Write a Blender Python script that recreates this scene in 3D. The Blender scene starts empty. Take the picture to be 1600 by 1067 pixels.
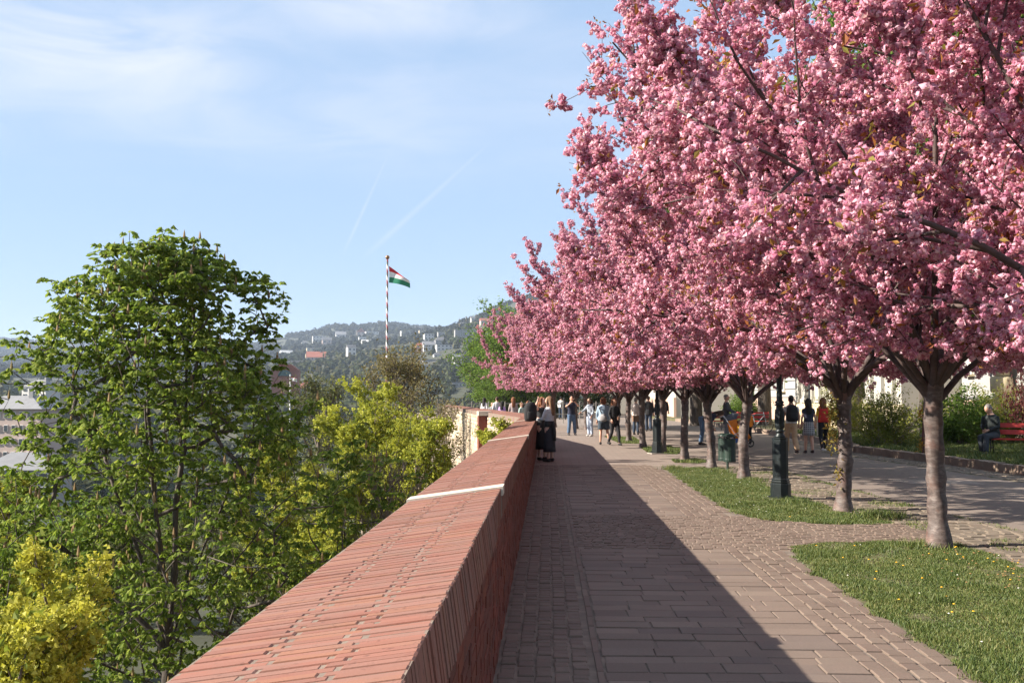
import bpy, bmesh, math, random
import numpy as np
from mathutils import Vector, Matrix

SC = bpy.context.scene
COL = SC.collection
R = math.radians
random.seed(7)

# ------------------------------------------------------------------ camera
CAM_H = 1.70
FPX = 1600.0                       # focal length in photograph pixels (1600 wide)
PITCH, YAW = math.atan(87.5 / FPX), math.atan(55.0 / FPX)
cam_data = bpy.data.cameras.new('camera')
cam_data.sensor_width = 36.0
cam_data.lens = 36.0 * FPX / 1600.0
cam_data.clip_start, cam_data.clip_end = 0.1, 20000.0
cam = bpy.data.objects.new('camera', cam_data)
COL.objects.link(cam)
cam.location = (0, 0, CAM_H)
cam.rotation_euler = (math.pi / 2 + PITCH, 0, YAW)
SC.camera = cam

# ------------------------------------------------------------------ light
SUN_EL = R(29.5)
SUN_TO = Vector((-1.0, -0.14, 0)).normalized()          # horizontal direction towards the sun
sun_vec = Vector((SUN_TO.x * math.cos(SUN_EL), SUN_TO.y * math.cos(SUN_EL), math.sin(SUN_EL)))
sl = bpy.data.lights.new('sun', 'SUN')
sl.energy = 5.0
sl.angle = R(0.5)
sl.color = (1.0, 0.91, 0.79)
so = bpy.data.objects.new('sun', sl)
COL.objects.link(so)
so.location = (-30, -5, 40)
so.rotation_euler = (-sun_vec).to_track_quat('-Z', 'Y').to_euler()

world = bpy.data.worlds.new('World')
SC.world = world
world.use_nodes = True
wt = world.node_tree
for n in list(wt.nodes):
    wt.nodes.remove(n)

def wn(t, **k):
    n = wt.nodes.new(t)
    for a, b in k.items():
        setattr(n, a, b)
    return n

def wl(a, b):
    wt.links.new(a, b)

def wmath(op, a, b=None, c=None, clamp=False):
    n = wn('ShaderNodeMath', operation=op)
    n.use_clamp = clamp
    for i, v in enumerate((a, b, c)):
        if v is None:
            continue
        if isinstance(v, (int, float)):
            n.inputs[i].default_value = v
        else:
            wl(v, n.inputs[i])
    return n.outputs[0]

sky = wn('ShaderNodeTexSky', sky_type='NISHITA')
sky.sun_disc = False
sky.sun_elevation = SUN_EL
sky.sun_rotation = math.atan2(SUN_TO.x, SUN_TO.y)
sky.altitude = 150
sky.air_density = 1.0
sky.dust_density = 0.3
sky.ozone_density = 1.2
tc = wn('ShaderNodeTexCoord')
sep = wn('ShaderNodeSeparateXYZ')
wl(tc.outputs['Generated'], sep.inputs[0])
az = wmath('ARCTAN2', sep.outputs[0], sep.outputs[1])
comb = wn('ShaderNodeCombineXYZ')
wl(az, comb.inputs[0])
wl(wmath('MULTIPLY', sep.outputs[2], 2.6), comb.inputs[1])
mp = wn('ShaderNodeMapping')
mp.inputs['Rotation'].default_value = (0, 0, R(-14))
mp.inputs['Location'].default_value = CLOUD_LOC = (-13.0934, -15.7527, 0)
mp.inputs['Scale'].default_value = (1.0, 1.5, 1)
wl(comb.outputs[0], mp.inputs[0])
def cloud_noise(scale, detail, dist, lo, hi):
    nz = wn('ShaderNodeTexNoise')
    nz.inputs['Scale'].default_value = scale
    nz.inputs['Detail'].default_value = detail
    nz.inputs['Roughness'].default_value = 0.55
    nz.inputs['Distortion'].default_value = dist
    wl(mp.outputs[0], nz.inputs['Vector'])
    cr = wn('ShaderNodeMapRange', interpolation_type='SMOOTHSTEP')
    cr.inputs[1].default_value, cr.inputs[2].default_value = lo, hi
    wl(nz.outputs['Fac'], cr.inputs[0])
    return cr.outputs[0]
high = wn('ShaderNodeMapRange', interpolation_type='SMOOTHSTEP')       # thin cirrus lies high, the air near the horizon is clear
high.inputs[1].default_value, high.inputs[2].default_value = 0.17, 0.33
wl(sep.outputs[2], high.inputs[0])
cloud = wmath('MULTIPLY', wmath('MULTIPLY', cloud_noise(1.7, 2, 0.3, 0.36, 0.60), cloud_noise(5.0, 8, 1.0, 0.12, 0.75)), wmath('MULTIPLY', high.outputs[0], 0.82))
# contrails: thin streaks along planes through the viewer, faded at their ends
def pdir(px, py):
    v = Vector(((px - 800) / FPX, 1.0, (533.5 - py) / FPX))
    return (Matrix.Rotation(YAW, 3, 'Z') @ Matrix.Rotation(PITCH, 3, 'X') @ v).normalized()
trail = None
for (x0, y0, x1, y1, w, st) in ((690, 60, 535, 400, 0.0024, 0.28), (880, 120, 560, 410, 0.0042, 0.20), (1040, -20, 860, 140, 0.0045, 0.08)):
    a, b = pdir(x0, y0), pdir(x1, y1)
    nrm = a.cross(b).normalized()
    mid = (a + b).normalized()
    dt = wn('ShaderNodeVectorMath', operation='DOT_PRODUCT')
    wl(tc.outputs['Generated'], dt.inputs[0]); dt.inputs[1].default_value = nrm
    dm = wn('ShaderNodeVectorMath', operation='DOT_PRODUCT')
    wl(tc.outputs['Generated'], dm.inputs[0]); dm.inputs[1].default_value = mid
    across = wmath('SUBTRACT', 1.0, wmath('DIVIDE', wmath('ABSOLUTE', dt.outputs['Value']), w), clamp=True)
    lim = mid.dot(a)
    along = wmath('DIVIDE', wmath('SUBTRACT', dm.outputs['Value'], lim), (1 - lim) * 0.5, clamp=True)
    nn = wn('ShaderNodeTexNoise'); nn.inputs['Scale'].default_value = 22; nn.inputs['Detail'].default_value = 3
    wl(tc.outputs['Generated'], nn.inputs['Vector'])
    t = wmath('MULTIPLY', wmath('MULTIPLY', wmath('MULTIPLY', across, along), st), wmath('MULTIPLY', nn.outputs['Fac'], 1.7, clamp=True))
    trail = t if trail is None else wmath('MAXIMUM', trail, t)
allc = wmath('MAXIMUM', cloud, trail)
veil = wn('ShaderNodeMix', data_type='RGBA')                              # thin even high haze
veil.inputs[0].default_value = 0.80
wl(sky.outputs[0], veil.inputs[6])
veil.inputs[7].default_value = (2.05, 2.95, 4.3, 1)
mixc = wn('ShaderNodeMix', data_type='RGBA')
wl(allc, mixc.inputs[0])
wl(veil.outputs[2], mixc.inputs[6])
CLOUD_COL = (4.7, 4.75, 5.2, 1)
mixc.inputs[7].default_value = CLOUD_COL
bg = wn('ShaderNodeBackground')
bg.inputs[1].default_value = 0.0755
wl(mixc.outputs[2], bg.inputs[0])
wo = wn('ShaderNodeOutputWorld')
wl(bg.outputs[0], wo.inputs[0])

SC.view_settings.view_transform = 'Standard'
SC.view_settings.look = 'None'
SC.view_settings.gamma = 1.0
SC.view_settings.use_curve_mapping = False
SC.view_settings.exposure = 1.5
cy = SC.cycles
cy.use_denoising = True
cy.max_bounces = 8
cy.diffuse_bounces = 3
cy.glossy_bounces = 2
cy.transmission_bounces = 4
cy.transparent_max_bounces = 8
cy.volume_bounces = 1

# ------------------------------------------------------------------ pixel rays (planning helpers)
def ray(px, py):
    return pdir(px, py)
def at(px, py, z=0.0):
    """point where the sight line through a photograph pixel meets the height z"""
    d = ray(px, py)
    t = (z - CAM_H) / d.z
    return Vector((d.x * t, d.y * t, z))
def atd(px, py, Y):
    """point on the sight line at the distance Y along the wall direction"""
    d = ray(px, py)
    t = Y / d.y
    return Vector((d.x * t, Y, CAM_H + d.z * t))

# ------------------------------------------------------------------ object helpers
def link(o, parent=None):
    COL.objects.link(o)
    if parent is not None:
        o.parent = parent
    return o

def tag(o, label=None, cat=None, group=None, kind=None):
    if label: o['label'] = label
    if cat: o['category'] = cat
    if group: o['group'] = group
    if kind: o['kind'] = kind
    return o

def empty(name, loc=(0, 0, 0), rz=0.0):
    o = bpy.data.objects.new(name, None)
    o.empty_display_size = 0.2
    o.location = loc
    o.rotation_euler = (0, 0, rz)
    return link(o)

def copy_tree(o, parent=None):
    c = o.copy()
    link(c, parent)
    for ch in [k for k in COL.objects if k.parent == o]:
        copy_tree(ch, c)
    return c

def np_mesh(name, V, F, mats, smooth=False, midx=None):
    """fast mesh: V (n,3), F (m,k) with the same corner count for all faces"""
    V = np.ascontiguousarray(V, dtype=np.float32)
    F = np.ascontiguousarray(F, dtype=np.int32)
    me = bpy.data.meshes.new(name)
    m, k = F.shape
    me.vertices.add(len(V)); me.vertices.foreach_set('co', V.ravel())
    me.loops.add(m * k); me.loops.foreach_set('vertex_index', F.ravel())
    me.polygons.add(m)
    me.polygons.foreach_set('loop_start', np.arange(m, dtype=np.int32) * k)
    if midx is not None:
        me.polygons.foreach_set('material_index', np.asarray(midx, dtype=np.int32))
    me.polygons.foreach_set('use_smooth', np.full(m, smooth, dtype=bool))
    me.update(calc_edges=True)
    for mt in (mats if isinstance(mats, (list, tuple)) else [mats]):
        me.materials.append(mt)
    return me

def obj(name, me, parent=None, loc=None, rz=None):
    o = bpy.data.objects.new(name, me)
    if loc is not None: o.location = loc
    if rz is not None: o.rotation_euler = (0, 0, rz)
    return link(o, parent)

class MB:
    """collects simple shapes into ONE mesh"""
    def __init__(s):
        s.v, s.f, s.m, s.cur = [], [], [], 0
    def add(s, vs, fs):
        b = len(s.v)
        s.v += [tuple(p) for p in vs]
        s.f += [tuple(i + b for i in f) for f in fs]
        s.m += [s.cur] * len(fs)
        return s
    def box(s, c, d, rz=0.0, M=None):
        x, y, z = d[0] / 2, d[1] / 2, d[2] / 2
        vs = [Vector(p) for p in ((-x, -y, -z), (x, -y, -z), (x, y, -z), (-x, y, -z), (-x, -y, z), (x, -y, z), (x, y, z), (-x, y, z))]
        m = Matrix.Translation(c) @ Matrix.Rotation(rz, 4, 'Z')
        if M is not None: m = M @ m
        return s.add([m @ v for v in vs], [(3, 2, 1, 0), (4, 5, 6, 7), (0, 1, 5, 4), (1, 2, 6, 5), (2, 3, 7, 6), (3, 0, 4, 7)])
    def tube(s, pts, rad, n=8, caps=True):
        V, F = tube_np([Vector(p) for p in pts], rad if isinstance(rad, (list, tuple)) else [rad] * len(pts), n)
        k = len(pts)
        s.add(V, [tuple(f) for f in F])
        if caps:
            b = len(s.v) - n * k
            s.f.append(tuple(b + i for i in range(n))[::-1]); s.m.append(s.cur)
            s.f.append(tuple(b + (k - 1) * n + i for i in range(n))); s.m.append(s.cur)
        return s
    def lathe(s, prof, n=12, c=(0, 0, 0), ph=0.0, sx=1.0, sy=1.0):
        vs, fs = [], []
        for r, z in prof:
            for i in range(n):
                a = 2 * math.pi * i / n + ph
                vs.append((c[0] + r * math.cos(a) * sx, c[1] + r * math.sin(a) * sy, c[2] + z))
        for j in range(len(prof) - 1):
            for i in range(n):
                k = (i + 1) % n
                fs.append((j * n + i, j * n + k, (j + 1) * n + k, (j + 1) * n + i))
        fs.append(tuple(range(n))[::-1]); fs.append(tuple((len(prof) - 1) * n + i for i in range(n)))
        return s.add(vs, fs)
    def ball(s, c, r, n=10, m=7, M=None):
        rx, ry, rz = r if isinstance(r, (tuple, list)) else (r, r, r)
        vs, fs = [], []
        for j in range(1, m):
            t = math.pi * j / m
            for i in range(n):
                a = 2 * math.pi * i / n
                vs.append(Vector((rx * math.sin(t) * math.cos(a), ry * math.sin(t) * math.sin(a), rz * math.cos(t))))
        vs += [Vector((0, 0, rz)), Vector((0, 0, -rz))]
        for j in range(m - 2):
            for i in range(n):
                k = (i + 1) % n
                fs.append((j * n + i, (j + 1) * n + i, (j + 1) * n + k, j * n + k))
        T, B = len(vs) - 2, len(vs) - 1
        for i in range(n):
            k = (i + 1) % n
            fs.append((T, i, k)); fs.append((B, (m - 2) * n + k, (m - 2) * n + i))
        mt = Matrix.Translation(c)
        if M is not None: mt = mt @ M
        return s.add([mt @ v for v in vs], fs)
    def mesh(s, name, mats, smooth=False):
        me = bpy.data.meshes.new(name)
        me.from_pydata(s.v, [], s.f)
        for mt in (mats if isinstance(mats, (list, tuple)) else [mats]):
            me.materials.append(mt)
        me.polygons.foreach_set('material_index', s.m)
        me.polygons.foreach_set('use_smooth', [smooth] * len(s.f))
        me.update()
        return me
    def build(s, name, mats, parent=None, smooth=False, loc=None, rz=None):
        return obj(name, s.mesh(name, mats, smooth), parent, loc, rz)

def tube_np(P, rad, n):
    """ring tube along points P; returns verts, quads"""
    k = len(P)
    V, F = [], []
    up = Vector((0, 0, 1))
    prev = None
    for i in range(k):
        d = (P[min(i + 1, k - 1)] - P[max(i - 1, 0)])
        if d.length < 1e-7: d = Vector((0, 0, 1))
        d.normalize()
        if prev is None:
            ref = up if abs(d.z) < 0.9 else Vector((1, 0, 0))
            s_ = d.cross(ref).normalized()
        else:
            s_ = (prev - d * prev.dot(d))
            s_ = s_.normalized() if s_.length > 1e-6 else d.orthogonal().normalized()
        prev = s_
        t_ = d.cross(s_)
        r = rad[i]
        ra, rb = r if isinstance(r, (tuple, list)) else (r, r)
        for j in range(n):
            a = 2 * math.pi * j / n
            V.append(P[i] + s_ * (ra * math.cos(a)) + t_ * (rb * math.sin(a)))
    for i in range(k - 1):
        for j in range(n):
            q = (j + 1) % n
            F.append((i * n + j, i * n + q, (i + 1) * n + q, (i + 1) * n + j))
    return V, F

# ------------------------------------------------------------------ materials
class NT:
    def __init__(s, name):
        s.m = bpy.data.materials.new(name)
        s.m.use_nodes = True
        s.t = s.m.node_tree
        s.b = s.t.nodes['Principled BSDF']
        s.out = s.t.nodes['Material Output']
        s._c = None
    def n(s, t, **k):
        x = s.t.nodes.new(t)
        for a, b in k.items(): setattr(x, a, b)
        return x
    def l(s, a, b): s.t.links.new(a, b)
    def coord(s, which='Object'):
        if s._c is None: s._c = s.n('ShaderNodeTexCoord')
        return s._c.outputs[which]
    def mapped(s, scale=(1, 1, 1), which='Object', rot=(0, 0, 0), loc=(0, 0, 0)):
        m = s.n('ShaderNodeMapping')
        m.inputs['Scale'].default_value = scale
        m.inputs['Rotation'].default_value = rot
        m.inputs['Location'].default_value = loc
        s.l(s.coord(which), m.inputs[0])
        return m.outputs[0]
    def noise(s, vec, scale, detail=4, rough=0.55, dist=0.0):
        x = s.n('ShaderNodeTexNoise')
        x.inputs['Scale'].default_value = scale
        x.inputs['Detail'].default_value = detail
        x.inputs['Roughness'].default_value = rough
        x.inputs['Distortion'].default_value = dist
        if vec is not None: s.l(vec, x.inputs['Vector'])
        return x.outputs['Fac']
    def ramp(s, fac, stops):
        x = s.n('ShaderNodeValToRGB')
        e = x.color_ramp.elements
        while len(e) < len(stops): e.new(0.5)
        for i, (p, c) in enumerate(stops):
            e[i].position = p
            e[i].color = (c, c, c, 1) if isinstance(c, (int, float)) else (c[0], c[1], c[2], 1)
        s.l(fac, x.inputs[0])
        return x.outputs[0]
    def math(s, op, a, b=None, clamp=False):
        x = s.n('ShaderNodeMath', operation=op)
        x.use_clamp = clamp
        for i, v in enumerate((a, b)):
            if v is None: continue
            if isinstance(v, (int, float)): x.inputs[i].default_value = v
            else: s.l(v, x.inputs[i])
        return x.outputs[0]
    def mix(s, fac, a, b, mode='MIX'):
        x = s.n('ShaderNodeMix', data_type='RGBA')
        x.blend_type = mode
        for sock, v in ((x.inputs[0], fac), (x.inputs[6], a), (x.inputs[7], b)):
            if isinstance(v, (int, float)): sock.default_value = v
            elif isinstance(v, (tuple, list)): sock.default_value = (v[0], v[1], v[2], 1)
            else: s.l(v, sock)
        return x.outputs[2]
    def bump(s, h, strength=0.3, dist=0.02):
        x = s.n('ShaderNodeBump')
        x.inputs['Strength'].default_value = strength
        x.inputs['Distance'].default_value = dist
        s.l(h, x.inputs['Height'])
        s.l(x.outputs[0], s.b.inputs['Normal'])
    def pos(s):
        return s.n('ShaderNodeNewGeometry').outputs['Position']
    def rnd(s):
        """one random number per piece: works for single objects and for islands of a joined mesh"""
        a = s.n('ShaderNodeObjectInfo').outputs['Random']
        b = s.n('ShaderNodeNewGeometry').outputs['Random Per Island']
        return s.math('FRACT', s.math('ADD', a, b))
    def isl(s):
        return s.n('ShaderNodeNewGeometry').outputs['Random Per Island']
    def col(s, c):
        if isinstance(c, (tuple, list)): s.b.inputs['Base Color'].default_value = (c[0], c[1], c[2], 1)
        else: s.l(c, s.b.inputs['Base Color'])
    def rough(s, r):
        if isinstance(r, (int, float)): s.b.inputs['Roughness'].default_value = r
        else: s.l(r, s.b.inputs['Roughness'])

def plain(name, c, rough=0.7, var=0.18, scale=6.0, bump=0.0, metal=0.0, spec=None):
    """a surface of one colour with fine uneven tone"""
    t = NT(name)
    f = t.noise(t.coord(), scale, 5, 0.6)
    lo = tuple(x * (1 - var) for x in c); hi = tuple(min(1, x * (1 + var)) for x in c)
    t.col(t.ramp(f, [(0.3, lo), (0.7, hi)]))
    t.rough(rough)
    t.b.inputs['Metallic'].default_value = metal
    if spec is not None: t.b.inputs['Specular IOR Level'].default_value = spec
    if bump: t.bump(t.noise(t.coord(), scale * 6, 4, 0.65), bump, 0.01)
    return t.m

def foliage(name, cols, trans=0.35, trans_tint=1.0, clump=1.2, rough=0.6, spec=0.13, ctr=0.5):
    """leaf or petal: tone differs from leaf to leaf and from clump to clump, some light passes through"""
    t = NT(name)
    r = t.isl()
    n = t.noise(t.coord('Object'), clump, 2, 0.5)
    f = t.math('ADD', t.math('MULTIPLY', r, 1 - ctr), t.math('MULTIPLY', n, ctr))
    stops = [(0.22 + 0.56 * i / (len(cols) - 1), c) for i, c in enumerate(cols)]
    c = t.ramp(f, stops)
    t.col(c); t.rough(rough)
    t.b.inputs['Specular IOR Level'].default_value = spec
    tr = t.n('ShaderNodeBsdfTranslucent')
    t.l(t.mix(1.0, c, (trans_tint, trans_tint, trans_tint * 0.8), 'MULTIPLY'), tr.inputs[0])
    ms = t.n('ShaderNodeMixShader')
    ms.inputs[0].default_value = trans
    t.l(t.b.outputs[0], ms.inputs[1]); t.l(tr.outputs[0], ms.inputs[2])
    t.l(ms.outputs[0], t.out.inputs[0])
    return t.m

M = {}
# brick
def brick_mat(name, a, b, c, soot, dust=(0.165, 0.102, 0.077), old=(0.150, 0.087, 0.069)):
    t = NT(name)
    r = t.rnd()
    base = t.ramp(r, [(0.0, a), (0.3, b), (0.55, c), (0.7, tuple(x * 0.8 for x in b)), (0.85, (b[0] * 1.02, b[1] * 1.14, b[2] * 0.95)), (1.0, c)])
    n = t.noise(t.pos(), 9, 6, 0.65)
    dirt = t.ramp(n, [(0.42, 0.0), (0.72, 1.0)])
    base = t.mix(t.math('MULTIPLY', dirt, soot), base, dust)
    g = t.noise(t.pos(), 1.1, 4, 0.6)
    base = t.mix(t.math('MULTIPLY', t.ramp(g, [(0.45, 0.0), (0.68, 1.0)]), 0.4), base, old)
    w = t.noise(t.pos(), 0.55, 3, 0.6)
    base = t.mix(t.math('MULTIPLY', t.ramp(w, [(0.5, 0.0), (0.7, 1.0)]), 0.35), base, tuple(x * 1.25 for x in b))
    v_ = t.noise(t.pos(), 22, 3, 0.7)
    base = t.mix(t.math('MULTIPLY', t.ramp(v_, [(0.60, 0.0), (0.70, 1.0)]), 0.5), base, tuple(x * 0.35 for x in a))
    t.col(base); t.rough(0.86)
    t.bump(t.noise(t.pos(), 120, 3, 0.7), 0.25, 0.004)
    return t.m
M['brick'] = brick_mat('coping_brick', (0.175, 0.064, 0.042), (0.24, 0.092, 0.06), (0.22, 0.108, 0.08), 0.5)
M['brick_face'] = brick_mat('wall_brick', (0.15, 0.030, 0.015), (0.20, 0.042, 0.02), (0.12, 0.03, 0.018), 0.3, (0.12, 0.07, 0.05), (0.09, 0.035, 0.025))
M['mortar'] = plain('mortar', (0.175, 0.132, 0.102), 0.95, 0.25, 14, 0.3)
M['joint_stone'] = plain('pale_joint_stone', (0.528, 0.464, 0.376), 0.8, 0.08, 10, 0.1)
# paving
def stone_mat(name, cols, grit=60, dirt=0.3, rough=0.78):
    t = NT(name)
    base = t.ramp(t.rnd(), [(i / (len(cols) - 1), c) for i, c in enumerate(cols)])
    n = t.noise(t.pos(), 5, 6, 0.65)
    base = t.mix(t.math('MULTIPLY', t.ramp(n, [(0.4, 0.0), (0.75, 1.0)]), dirt), base, (0.16, 0.125, 0.10))
    g_ = t.noise(t.pos(), 0.8, 4, 0.6)
    base = t.mix(t.math('MULTIPLY', t.ramp(g_, [(0.42, 0.0), (0.66, 1.0)]), 0.3), base, tuple(x * 0.62 for x in cols[0]))
    f = t.noise(t.pos(), grit, 4, 0.7)
    base = t.mix(0.35, base, t.ramp(f, [(0.3, (0.09, 0.07, 0.06)), (0.7, (0.46, 0.39, 0.34))]), 'SOFT_LIGHT')
    t.col(base); t.rough(rough)
    t.bump(f, 0.3, 0.005)
    return t.m
M['slab'] = stone_mat('paving_slab_stone', [(0.144, 0.109, 0.089), (0.211, 0.166, 0.133), (0.167, 0.127, 0.104), (0.236, 0.187, 0.150), (0.151, 0.119, 0.102), (0.194, 0.149, 0.119)])
M['sett'] = stone_mat('paving_sett_stone', [(0.126, 0.094, 0.072), (0.185, 0.138, 0.110), (0.152, 0.109, 0.089), (0.205, 0.158, 0.125)])
M['edge_sett'] = stone_mat('edge_sett_stone', [(0.152, 0.113, 0.089), (0.195, 0.150, 0.119), (0.166, 0.121, 0.097), (0.212, 0.165, 0.132)])
M['cobble'] = stone_mat('cobble_stone', [(0.146, 0.123, 0.093), (0.219, 0.184, 0.144), (0.179, 0.145, 0.110), (0.239, 0.200, 0.156)])
M['kerb'] = stone_mat('kerb_stone', [(0.219, 0.161, 0.125), (0.278, 0.219, 0.169), (0.245, 0.180, 0.141)], 30, 0.4)
M['bed'] = plain('joint_sand', (0.165, 0.132, 0.105), 0.95, 0.45, 3.5, 0.4)
t = NT('mossy_joint')
n1 = t.noise(t.coord(), 1.6, 5, 0.65)
t.col(t.mix(t.ramp(n1, [(0.42, 0.0), (0.6, 1.0)]), (0.22, 0.185, 0.135), (0.115, 0.14, 0.035))); t.rough(0.95)
M['moss'] = t.m
# far paving, too far for single stones
t = NT('far_paving')
bt = t.n('ShaderNodeTexBrick')
bt.inputs['Scale'].default_value = 1.0
bt.inputs['Brick Width'].default_value = 0.42
bt.inputs['Row Height'].default_value = 0.22
bt.inputs['Mortar Size'].default_value = 0.012
bt.inputs['Color1'].default_value = (0.245, 0.197, 0.166, 1)
bt.inputs['Color2'].default_value = (0.195, 0.153, 0.13, 1)
bt.inputs['Mortar'].default_value = (0.16, 0.125, 0.10, 1)
t.l(t.coord(), bt.inputs['Vector'])
nn = t.noise(t.coord(), 0.7, 5, 0.6)
t.col(t.mix(t.math('MULTIPLY', t.ramp(nn, [(0.4, 0.0), (0.7, 1.0)]), 0.5), bt.outputs['Color'], (0.235, 0.19, 0.155)))
t.rough(0.85); t.bump(bt.outputs['Fac'], -0.3, 0.01)
M['far_paving'] = t.m
# asphalt, old and dusty
t = NT('asphalt')
n1 = t.noise(t.coord(), 0.35, 5, 0.6)
n2 = t.noise(t.coord(), 90, 3, 0.7)
c = t.ramp(n1, [(0.3, (0.174, 0.137, 0.114)), (0.7, (0.211, 0.168, 0.140))])
c = t.mix(0.25, c, t.ramp(n2, [(0.3, (0.1, 0.1, 0.1)), (0.7, (0.6, 0.6, 0.6))]), 'OVERLAY')
wv = t.noise(t.mapped((1, 0.25, 1)), 1.3, 6, 0.5, 1.2)
c = t.mix(t.math('MULTIPLY', t.ramp(wv, [(0.495, 0.0), (0.5, 1.0), (0.505, 0.0)]), 0.55), c, (0.09, 0.075, 0.065))
t.col(c); t.rough(0.9); t.bump(n2, 0.25, 0.006)
M['asphalt'] = t.m
M['asphalt_patch'] = plain('asphalt_patch', (0.272, 0.224, 0.188), 0.9, 0.1, 20, 0.2)
M['soil'] = plain('lawn_soil', (0.09, 0.085, 0.035), 0.95, 0.35, 3, 0.4)
t = NT('grass_blade')
r = t.isl(); n1 = t.noise(t.coord(), 1.7, 3, 0.6)
f = t.math('ADD', t.math('MULTIPLY', r, 0.55), t.math('MULTIPLY', n1, 0.5))
c = t.ramp(f, [(0.22, (0.04, 0.075, 0.014)), (0.46, (0.085, 0.125, 0.024)), (0.66, (0.13, 0.16, 0.035)), (0.88, (0.24, 0.215, 0.08))])
t.col(c); t.rough(0.6)
tr = t.n('ShaderNodeBsdfTranslucent'); t.l(c, tr.inputs[0])
ms = t.n('ShaderNodeMixShader'); ms.inputs[0].default_value = 0.3
t.l(t.b.outputs[0], ms.inputs[1]); t.l(tr.outputs[0], ms.inputs[2]); t.l(ms.outputs[0], t.out.inputs[0])
M['grass'] = t.m
M['dandelion'] = plain('dandelion_yellow', (0.75, 0.42, 0.02), 0.6, 0.1)
M['daisy'] = plain('daisy_white', (0.75, 0.73, 0.66), 0.6, 0.05)
M['dead_leaf'] = plain('dead_leaf', (0.27, 0.16, 0.06), 0.8, 0.3, 30)
# plants
M['blossom'] = foliage('cherry_petal', [(0.48, 0.158, 0.26), (0.65, 0.29, 0.42), (0.76, 0.44, 0.56), (0.86, 0.63, 0.72)], 0.42, 1.0, 2.4, 0.6, 0.12, 0.42)
M['bronze_leaf'] = foliage('young_cherry_leaf', [(0.16, 0.05, 0.025), (0.27, 0.095, 0.03), (0.30, 0.16, 0.045), (0.2, 0.2, 0.05)], 0.35, 1.0, 3.0)
t = NT('cherry_bark')
v = t.mapped((7, 7, 13))
n1 = t.noise(v, 1.3, 6, 0.65, 0.4)
n2 = t.noise(t.mapped((10, 10, 62)), 1.0, 3, 0.6, 0.3)
n3 = t.noise(t.coord(), 5, 4, 0.6)
c = t.ramp(n1, [(0.3, (0.032, 0.021, 0.018)), (0.5, (0.085, 0.062, 0.054)), (0.76, (0.19, 0.158, 0.142))])
c = t.mix(t.ramp(n2, [(0.6, 0.0), (0.68, 0.85)]), c, (0.05, 0.028, 0.022))
c = t.mix(t.math('MULTIPLY', t.ramp(n3, [(0.5, 0.0), (0.75, 1.0)]), 0.6), c, (0.17, 0.075, 0.05))
t.col(c); t.rough(0.62); t.bump(n2, 0.35, 0.008)
M['cherry_bark'] = t.m
M['cherry_limb'] = plain('cherry_limb_bark', (0.065, 0.042, 0.038), 0.75, 0.4, 9, 0.4)
t = NT('grey_brown_bark')
n1 = t.noise(t.mapped((6, 6, 1.2)), 2.0, 6, 0.7, 0.6)
t.col(t.ramp(n1, [(0.35, (0.03, 0.024, 0.02)), (0.7, (0.125, 0.10, 0.08))])); t.rough(0.9); t.bump(n1, 0.8, 0.03)
M['bark'] = t.m
M['twig'] = plain('twig_bark', (0.105, 0.085, 0.065), 0.85, 0.3, 12)
M['twig_pale'] = plain('pale_twig_bark', (0.21, 0.17, 0.14), 0.85, 0.3, 12)
M['chestnut_leaf'] = foliage('chestnut_leaf', [(0.07, 0.115, 0.014), (0.125, 0.185, 0.024), (0.185, 0.25, 0.036), (0.29, 0.33, 0.07)], 0.5, 1.2, 1.4, 0.6, 0.12, 0.35)
M['candle'] = foliage('chestnut_bud_spike', [(0.22, 0.17, 0.07), (0.30, 0.20, 0.10)], 0.2)
M['maple_flower'] = foliage('maple_flower', [(0.21, 0.235, 0.03), (0.33, 0.345, 0.045), (0.44, 0.45, 0.065), (0.56, 0.55, 0.11)], 0.38, 1.1, 1.3)
M['maple_gold'] = foliage('maple_flower_gold', [(0.23, 0.235, 0.028), (0.36, 0.35, 0.042), (0.47, 0.45, 0.07), (0.58, 0.55, 0.13)], 0.38, 1.1, 1.3)
M['maple_leaf'] = foliage('maple_leaf', [(0.12, 0.16, 0.025), (0.20, 0.235, 0.04), (0.28, 0.30, 0.06)], 0.42, 1.1)
M['fresh_leaf'] = foliage('fresh_leaf', [(0.06, 0.12, 0.02), (0.105, 0.18, 0.032), (0.155, 0.23, 0.045), (0.21, 0.27, 0.07)], 0.42, 1.1, 0.8)
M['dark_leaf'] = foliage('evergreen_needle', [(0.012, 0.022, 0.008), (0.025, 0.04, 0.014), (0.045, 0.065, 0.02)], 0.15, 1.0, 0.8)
M['olive_leaf'] = foliage('budding_leaf', [(0.10, 0.085, 0.035), (0.155, 0.135, 0.05), (0.21, 0.18, 0.075), (0.26, 0.21, 0.12)], 0.3, 1.0, 0.6)
M['sage_leaf'] = foliage('sage_leaf', [(0.07, 0.08, 0.03), (0.115, 0.125, 0.045), (0.16, 0.165, 0.06)], 0.3, 1.0, 0.6)
M['shrub_gold'] = foliage('forsythia_leaf', [(0.11, 0.14, 0.025), (0.19, 0.21, 0.035), (0.28, 0.27, 0.06)], 0.35, 1.0, 1.5)
M['plum_leaf'] = foliage('plum_leaf', [(0.05, 0.015, 0.018), (0.10, 0.03, 0.03), (0.15, 0.05, 0.045)], 0.3)
M['wood_green'] = foliage('woodland_green', [(0.018, 0.028, 0.011), (0.034, 0.044, 0.017), (0.062, 0.068, 0.026), (0.095, 0.085, 0.045)], 0.15, 1.0, 0.006, 0.8, 0.1, 0.55)
M['wood_far'] = foliage('woodland_far', [(0.014, 0.02, 0.012), (0.022, 0.027, 0.016), (0.032, 0.034, 0.02)], 0.1, 1.0, 0.003, 0.9, 0.1, 0.5)
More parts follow.
